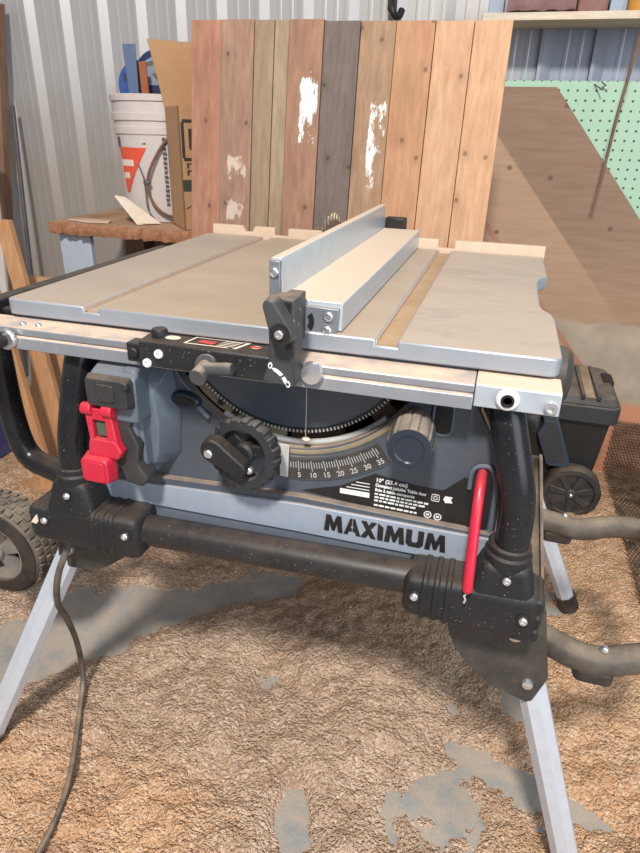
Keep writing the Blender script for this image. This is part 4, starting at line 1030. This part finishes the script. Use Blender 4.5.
mb = MB(); p1 = c0+dl*.55
mb.add([(*(c0+nl*.004).xy, zt), (*(c0+dl+nl*.004).xy, zt), (*(c0+dl*.9+nl*.07).xy, zt-.004), (*(c0+dl*.1+nl*.07).xy, zt-.004)] + [(*(c0+nl*.004).xy, zt-.004), (*(c0+dl+nl*.004).xy, zt-.004), (*(c0+dl*.9+nl*.07).xy, zt-.008), (*(c0+dl*.1+nl*.07).xy, zt-.008)], [(0, 1, 2, 3), (7, 6, 5, 4), (0, 4, 5, 1), (1, 5, 6, 2), (2, 6, 7, 3), (3, 7, 4, 0)]); build('flap', mb, 'card', car, smooth=False)
# print on the right-hand face: framed U, small marks, band
def onf(s, z, off=.0006): p = c0+dr.normalized()*s-nr*off; return (p.x, p.y, z)
def facepoly(mbx, poly):
    vs = [onf(s, z, .0012) for s, z in poly]+[onf(s, z, .0002) for s, z in poly]; n = len(poly)
    mbx.add(vs, [tuple(range(n)), tuple(range(2*n-1, n-1, -1))]+[(i, (i+1) % n, n+(i+1) % n, n+i) for i in range(n)])
mb = MB()
for (s0, s1, z0, z1) in ((.006, .014, .958, 1.048), (.154, .162, .958, 1.048), (.010, .158, .951, .959), (.010, .158, 1.047, 1.055)): facepoly(mb, [(s0, z0), (s1, z0), (s1, z1), (s0, z1)])
ux = .026
facepoly(mb, [(ux, 1.032), (ux+.016, 1.032), (ux+.016, .990), (ux+.022, .982), (ux+.034, .982), (ux+.040, .990), (ux+.040, 1.032), (ux+.056, 1.032), (ux+.056, .984), (ux+.042, .966), (ux+.014, .966), (ux, .984)])
for r_, z in ((0, .932), (1, .914)):
    for k in range(4):
        s0 = .017+.022*k; facepoly(mb, [(s0, z), (s0+.005, z), (s0+.005, z+.013), (s0, z+.013)]); facepoly(mb, [(s0, z+(.0 if k % 2 else .010)), (s0+.013, z+(.0 if k % 2 else .010)), (s0+.013, z+.003+(.0 if k % 2 else .010)), (s0, z+.003+(.0 if k % 2 else .010))])
for k in range(9):
    a0 = .3*k; s0, z0 = .008+.010*k, .825+.012*math.sin(a0*1.4)
    facepoly(mb, [(s0, z0), (s0+.011, z0+.004), (s0+.011, z0+.006), (s0, z0+.002)])
build('lettering', mb, 'card_ink', car, smooth=False)
mb = MB(); facepoly(mb, [(.003, .872), (.29, .872), (.29, .902), (.003, .902)]); build('box_print', mb, 'card_band', car, smooth=False)
mb = MB(); mb.hull8([(-1.155, 1.742, .840), (-1.150, 1.742, .836), (-1.035, 1.730, BZ+.002), (-1.060, 1.700, BZ+.002)], [(-1.155, 1.745, .843), (-1.130, 1.760, .838), (-1.005, 1.745, BZ+.004), (-1.058, 1.702, BZ+.006)])
tag(build('paper_sheet', mb, 'paper', smooth=False), 'white dusty paper sheet leaning against the foot of the pail', 'paper')
mb = MB(); mb.prism([(-1.300, 1.700), (-1.22, 1.68), (-1.155, 1.695), (-1.170, 1.735), (-1.26, 1.73)], BZ+.001, BZ+.006, 'z'); tag(build('wood_chip', mb, 'strip_wood', bevel=.001), 'thin pale wood offcut lying flat on the bench corner', 'offcut')

# ------------------------------------------------------------------ far left: leaning boards
def leaning(name, base, top, wx, ty, mat, lab, cat, group=None):
    b, t = Vector(base), Vector(top)
    mb = MB(); mb.hull8([(b.x, b.y, b.z), (b.x+wx, b.y, b.z), (b.x+wx, b.y+ty, b.z), (b.x, b.y+ty, b.z)], [(t.x, t.y, t.z), (t.x+wx, t.y, t.z), (t.x+wx, t.y+ty, t.z), (t.x, t.y+ty, t.z)])
    return tag(build(name, mb, mat, bevel=.0015), lab, cat, group)
leaning('brown_post', (-1.985, 2.00, 0), (-1.815, 2.09, 1.40), .055, .04, 'post', 'tall dark brown post leaning on the metal wall at the far left', 'post')
leaning('white_strip', (-1.735, 1.76, 0), (-1.800, 1.95, .93), .035, .012, 'whitestrip', 'white strip leaning in front of the dark brown post', 'strip')
leaning('grey_rod', (-1.725, 1.93, 0), (-1.785, 2.10, 1.09), .012, .012, 'greystrip', 'thin dark grey rod leaning beside the tall brown post', 'rod')
leaning('offcut_board', (-1.215, 1.40, 0), (-1.425, 1.53, .78), .050, .02, 'offcut', 'orange pine offcut leaning by the table corner, nearer one with the higher top', 'offcut', 'leaning orange offcuts')
leaning('offcut_board', (-1.280, 1.36, 0), (-1.470, 1.47, .68), .048, .02, 'offcut', 'orange pine offcut leaning by the table corner, shorter one cut by the left frame', 'offcut', 'leaning orange offcuts')
leaning('tan_board', (-1.415, 1.50, .013), (-1.425, 1.615, .60), .135, .022, 'tanboard', 'wide tan board standing under the bench behind the black tube', 'board')
mb = MB(); mb.box(-1.70, -1.06, 1.18, 1.60, 0, .012); tag(build('floor_board', mb, 'offcut', bevel=.001), 'flat orange board lying on the floor behind the wheel', 'board')
mb = MB(); mb.box(-1.80, -1.515, 1.42, 1.58, .0125, .19); 
tag(build('blue_bin', mb, 'bluebin', bevel=.008), 'dark blue box on the floor at the left edge of the photo', 'box')

# ------------------------------------------------------------------ right side: pegboard, plywood, shelf
mb = MB(); mb.box(-.45, 1.30, 2.140, 2.150, 0, 1.184); pg = build('pegboard', mb, 'peg', bevel=.001); tag(pg, 'mint green pegboard fixed to the wall behind the plywood', 'pegboard')
hk = thing('peg_hook', 'small dark wire hook high on the green pegboard', 'hook', (.20, 2.13, 1.165))
mb = MB(); mb.tube([(.185, 2.141, 1.176), (.195, 2.125, 1.168), (.207, 2.105, 1.160)], .0018, 6); mb.tube([(.207, 2.141, 1.168), (.215, 2.125, 1.172), (.20, 2.110, 1.180)], .0018, 6); build('wire', mb, 'greystrip', hk)
def PL(z): return 2.068+.050*z
outl = [(-.40, 0), (1.05, 0), (.385+.36, .818-.36/.872), (.385, .818), (.086, 1.167), (-.40, 1.167)]
outl[2] = (.385+.60, .818-.60*1.163); 
mb = MB(); n = len(outl)
vs = [(x, PL(z), z) for x, z in outl]+[(x, PL(z)+.012, z) for x, z in outl]
mb.add(vs, [tuple(range(n)), tuple(range(2*n-1, n-1, -1))]+[(i, (i+1) % n, n+(i+1) % n, n+i) for i in range(n)])
tag(build('plywood_sheet', mb, 'ply', smooth=False), 'large brown plywood sheet with a slanted sawn edge leaning on the pegboard', 'plywood')
sh = thing('wall_shelf', 'pale wooden wall shelf above the pegboard', 'shelf', (.4, 2.07, 1.31))
mb = MB(); mb.box(-.137, 1.3, 1.995, 2.150, 1.312, 1.330); build('shelf_board', mb, 'shelf', sh, bevel=.001)
mb = MB(); mb.box(.50, .52, 2.02, 2.150, 1.19, 1.312); build('shelf_bracket', mb, 'shelf', sh)
mb = MB(); xsn = np.linspace(-.078, .092, 14)
vs = []
for i, x in enumerate(xsn):
    w = .004*math.sin(i*1.3); t0 = 1.3318+.004*abs(math.sin(i*.9)); h = .045+.006*math.sin(i*.8)
    vs += [(x, 2.000+w, t0), (x, 1.996+w, t0+.010), (x, 2.004+w, 1.331+h), (x, 2.11+w, 1.331+h), (x, 2.115, 1.3305)]
fs = []
for i in range(13):
    for k in range(5): a, b = i*5+k, i*5+(k+1) % 5; fs.append((a, b, b+5, a+5))
fs += [(4, 3, 2, 1, 0), tuple(13*5+k for k in range(5))]
mb.add(vs, fs); tag(build('folded_cloth', mb, 'shelf_cloth', ang=60), 'folded maroon cloth lying on the wall shelf', 'cloth')
mb = MB(); mb.prism(rrect(.098, .172, 1.3305, 1.40, .010), 2.03, 2.11); tag(build('brown_pouch', mb, 'brick_red', bevel=.006), 'reddish brown pouch beside the maroon cloth on the shelf', 'pouch')
mb = MB(); mb.lathe([(.030, 0), (.032, .01), (.034, .06), (.030, .075), (.0004, .076)], (.252, 2.05, 1.3305), (0, 0, 1), 28); tag(build('amber_tub', mb, 'amber'), 'amber plastic tub at the right of the wall shelf', 'tub')
mb = MB(); mb.prism(rrect(.178, .212, 1.3305, 1.385, .004), 2.04, 2.10); tag(build('pale_box', mb, 'grey_pack', bevel=.002), 'small pale blue box between the pouch and the amber tub', 'box')
mb = MB(); mb.box(-.128, -.088, 2.03, 2.10, 1.3305, 1.372); tag(build('navy_box', mb, 'grey_pack', bevel=.002), 'small blue grey box at the left end of the wall shelf', 'box')
mb = MB(); mb.tube(smooth_path([(.268, 1.99, 1.60), (.262, 1.985, 1.40), (.258, 1.985, 1.25), (.243, 1.985, 1.10), (.240, 1.985, 1.0), (.234, 1.985, .905)], 2), .0042, 8)
tag(build('hanging_wire', mb, 'rust'), 'thin rusty wire hanging in front of the pegboard', 'wire')
hk = thing('wall_hook', 'small black hook on the metal wall above the plank panel', 'hook', (-.40, 2.15, 1.33))
mb = MB(); mb.box(-.425, -.400, 2.130, 2.156, 1.36, 1.50); build('back_plate', mb, 'black', hk, bevel=.003)
mb = MB(); mb.tube(smooth_path([(-.412, 2.13, 1.40), (-.405, 2.10, 1.37), (-.398, 2.095, 1.345), (-.385, 2.11, 1.338), (-.38, 2.125, 1.36)], 2), .010, 10); build('claw', mb, 'black', hk)

# ------------------------------------------------------------------ wheeled tool box and mesh mat
tbx = thing('tool_box', 'dusty black wheeled tool box on the floor right of the saw', 'tool box', (.27, 1.9, 0))
mb = MB(); mb.prism([(.165, .045), (.345, .045), (.372, .300), (.150, .300)], 1.770, 2.045); build('box_body', mb, 'toolbox', tbx, bevel=.010)
mb = MB(); mb.prism(rrect(.130, .390, 1.752, 2.060, .03), .300, .352, 'z'); mb.prism(rrect(.130, .388, 1.756, 2.058, .03), .352, .375, 'z', rrect(.142, .372, 1.772, 2.045, .03))
ld = build('lid', mb, 'toolbox_rim', tbx, bevel=.004)
mb = MB(); mb.hull8([(.288, 1.765, .3735), (.318, 1.765, .3735), (.318, 2.04, .3735), (.288, 2.04, .3735)], [(.292, 1.775, .3765), (.313, 1.775, .3765), (.318, 2.035, .3765), (.296, 2.035, .3765)]); build('lid_groove', mb, 'olive', ld)
mb = MB(); mb.tube([(.282, 1.757, .3765), (.282, 2.03, .3765)], .006, 10); build('lid_ridge', mb, 'toolbox_rim', ld)
mb = MB(); mb.tube([(.324, 1.757, .3765), (.324, 2.03, .3765)], .006, 10); build('lid_ridge', mb, 'toolbox_rim', ld)
mb = MB(); mb.prism(rrect(.350, .382, 1.90, 1.99, .012), .352, .378, 'z'); build('lid_catch', mb, 'black', ld, bevel=.003)
mb = MB(); q = [(.182, .318), (.222, .318), (.285, .165), (.282, .157), (.226, .155), (.216, .162), (.176, .255), (.190, .285)]
mb.prism(q, 1.768, 1.735); la = build('latch', mb, 'latch', tbx, bevel=.004, seg=3)
mb = MB(); cx, cz = .224, .225; q2 = [(cx+(x-cx)*.72, cz+(z-cz)*.78) for x, z in q]; mb.prism(q2, 1.7355, 1.7335); build('latch_inset', mb, 'toolbox_rim', la)
WB = Vector((.300, 1.716, .082))
mb = MB(); mb.lathe([(.050, .048), (.080, .048), (.084, .042), (.084, .008), (.079, .0), (.066, -.002), (.064, .006), (.0004, .006)], WB, (0, 1, 0), 52); bw = build('wheel', mb, 'tyre_side', tbx)
mb = MB(); mb.lathe([(.016, .006), (.016, -.002), (.012, -.005), (.0004, -.005)], WB, (0, 1, 0), 24)
for k in range(7):
    a = .3+2*PI*k/7; d = Vector((math.cos(a), 0, math.sin(a))); t = Vector((-math.sin(a), 0, math.cos(a))); e = Vector((0, 1, 0)); p0, p1 = WB+d*.012, WB+d*.062
    mb.hull8([p0-t*.006-e*.001, p1-t*.010+e*.001, p1+t*.010+e*.001, p0+t*.006-e*.001], [p0-t*.006+e*.008, p1-t*.010+e*.008, p1+t*.010+e*.008, p0+t*.006+e*.008])
build('spoke', mb, 'toolbox_rim', bw)
mb = MB(); mb.ball(WB+Vector((0, -.005, 0)), .0068, n=6); build('axle_cap', mb, 'chrome', bw)
mb = MB(); mb.cyl((.14, 1.87, .12), (.14, 1.87, .28), .022, n=18); build('side_grip', mb, 'toolbox', tbx)
mb = MB(); mb.lathe([(.050, .048), (.080, .048), (.084, .042), (.084, .008), (.079, .0), (.0004, .006)], Vector((.300, 1.990, .082)), (0, 1, 0), 40); build('wheel', mb, 'tyre_side', tbx)

# expanded mesh mat: lies on the dust, its far end turned up against the plywood
mb = MB(); S = .0105; wd = .0030
def mat_pt(u, v):      # u across, v from the near edge along the floor then up
    Lf = .76
    if v <= Lf: return Vector((u, 1.30+v, .034))
    w = v-Lf; 
    return Vector((u+.02*w, 1.30+Lf+.02*w, .034+w*.98))
u0, u1, v0, v1 = .445, .90, 0, .92
rows = int((v1-v0)/S); colsn = int((u1-u0)/S)
vs = []; fs = []
for i in range(rows+1):
    for j in range(colsn+1):
        v = v0+i*S; u = u0+j*S+(.5*S if i % 2 else 0)
        c = mat_pt(u, v); dv = (mat_pt(u, v+.002)-mat_pt(u, v-.002)).normalized(); du = Vector((1, 0, 0)); nn = du.cross(dv)
        for s in (-1, 1):
            e = mat_pt(u+s*.5*S, v+S); d = (e-c).normalized(); sd = d.cross(nn).normalized()*wd*.5
            k = len(vs); vs += [c-sd, c+sd, e+sd, e-sd, c-sd+nn*.0022, c+sd+nn*.0022, e+sd+nn*.0022, e-sd+nn*.0022]
            fs += [(k+4, k+5, k+6, k+7), (k, k+4, k+7, k+3), (k+1, k+2, k+6, k+5)]
mb.add(vs, fs)
mt = build('mesh_mat', mb, 'mesh', smooth=False); tag(mt, 'brown open mesh mat on the sawdust at the right, end turned up', 'mesh mat')

# ------------------------------------------------------------------ light
world = bpy.data.worlds.new('shop light'); SC.world = world; world.use_nodes = True
bg = world.node_tree.nodes['Background']; bg.inputs[0].default_value = (.86, .92, 1.0, 1); bg.inputs[1].default_value = .31
def area(name, loc, target, sx, sy, power, col):
    l = bpy.data.lights.new(name, 'AREA'); l.shape = 'RECTANGLE'; l.size = sx; l.size_y = sy; l.energy = power; l.color = col
    o = bpy.data.objects.new(name, l); COL.objects.link(o); o.location = loc
    o.rotation_euler = (Vector(target)-Vector(loc)).to_track_quat('-Z', 'Y').to_euler(); return o
area('door_daylight', (2.3, -1.3, 1.7), (-.1, .9, .7), 2.4, 2.2, 62, (.84, .92, 1.0))
area('sun_stand_in', (.0, -1.35, 3.2), (0, 1.0, .5), .32, .32, 150, (1.0, .95, .88))  # added lamp in place of the sun, set near so it falls off

# ------------------------------------------------------------------ camera
cam = bpy.data.cameras.new('camera'); co = bpy.data.objects.new('camera', cam); COL.objects.link(co); SC.camera = co
cam.sensor_fit = 'HORIZONTAL'; cam.sensor_width = 36; cam.lens = 36*616.4/640; cam.clip_start = .02
t, r, yw = .44656, .02867, -.2716
right = Vector((math.cos(yw), -math.sin(yw), 0)); fwd = Vector((math.sin(yw), math.cos(yw), 0)); up = Vector((0, 0, 1))
f2 = fwd*math.cos(t)-up*math.sin(t); u2 = up*math.cos(t)+fwd*math.sin(t)
r2 = right*math.cos(r)+u2*math.sin(r); u3 = u2*math.cos(r)-right*math.sin(r)
m = Matrix((r2, u3, -f2)).transposed().to_4x4(); m.translation = Vector((0, 0, 1.035)); co.matrix_world = m
vs_ = SC.view_settings
SC.display_settings.display_device = 'sRGB'; vs_.view_transform = 'Standard'; vs_.look = 'None'; vs_.gamma = 1; vs_.use_curve_mapping = False; vs_.exposure = 0.10
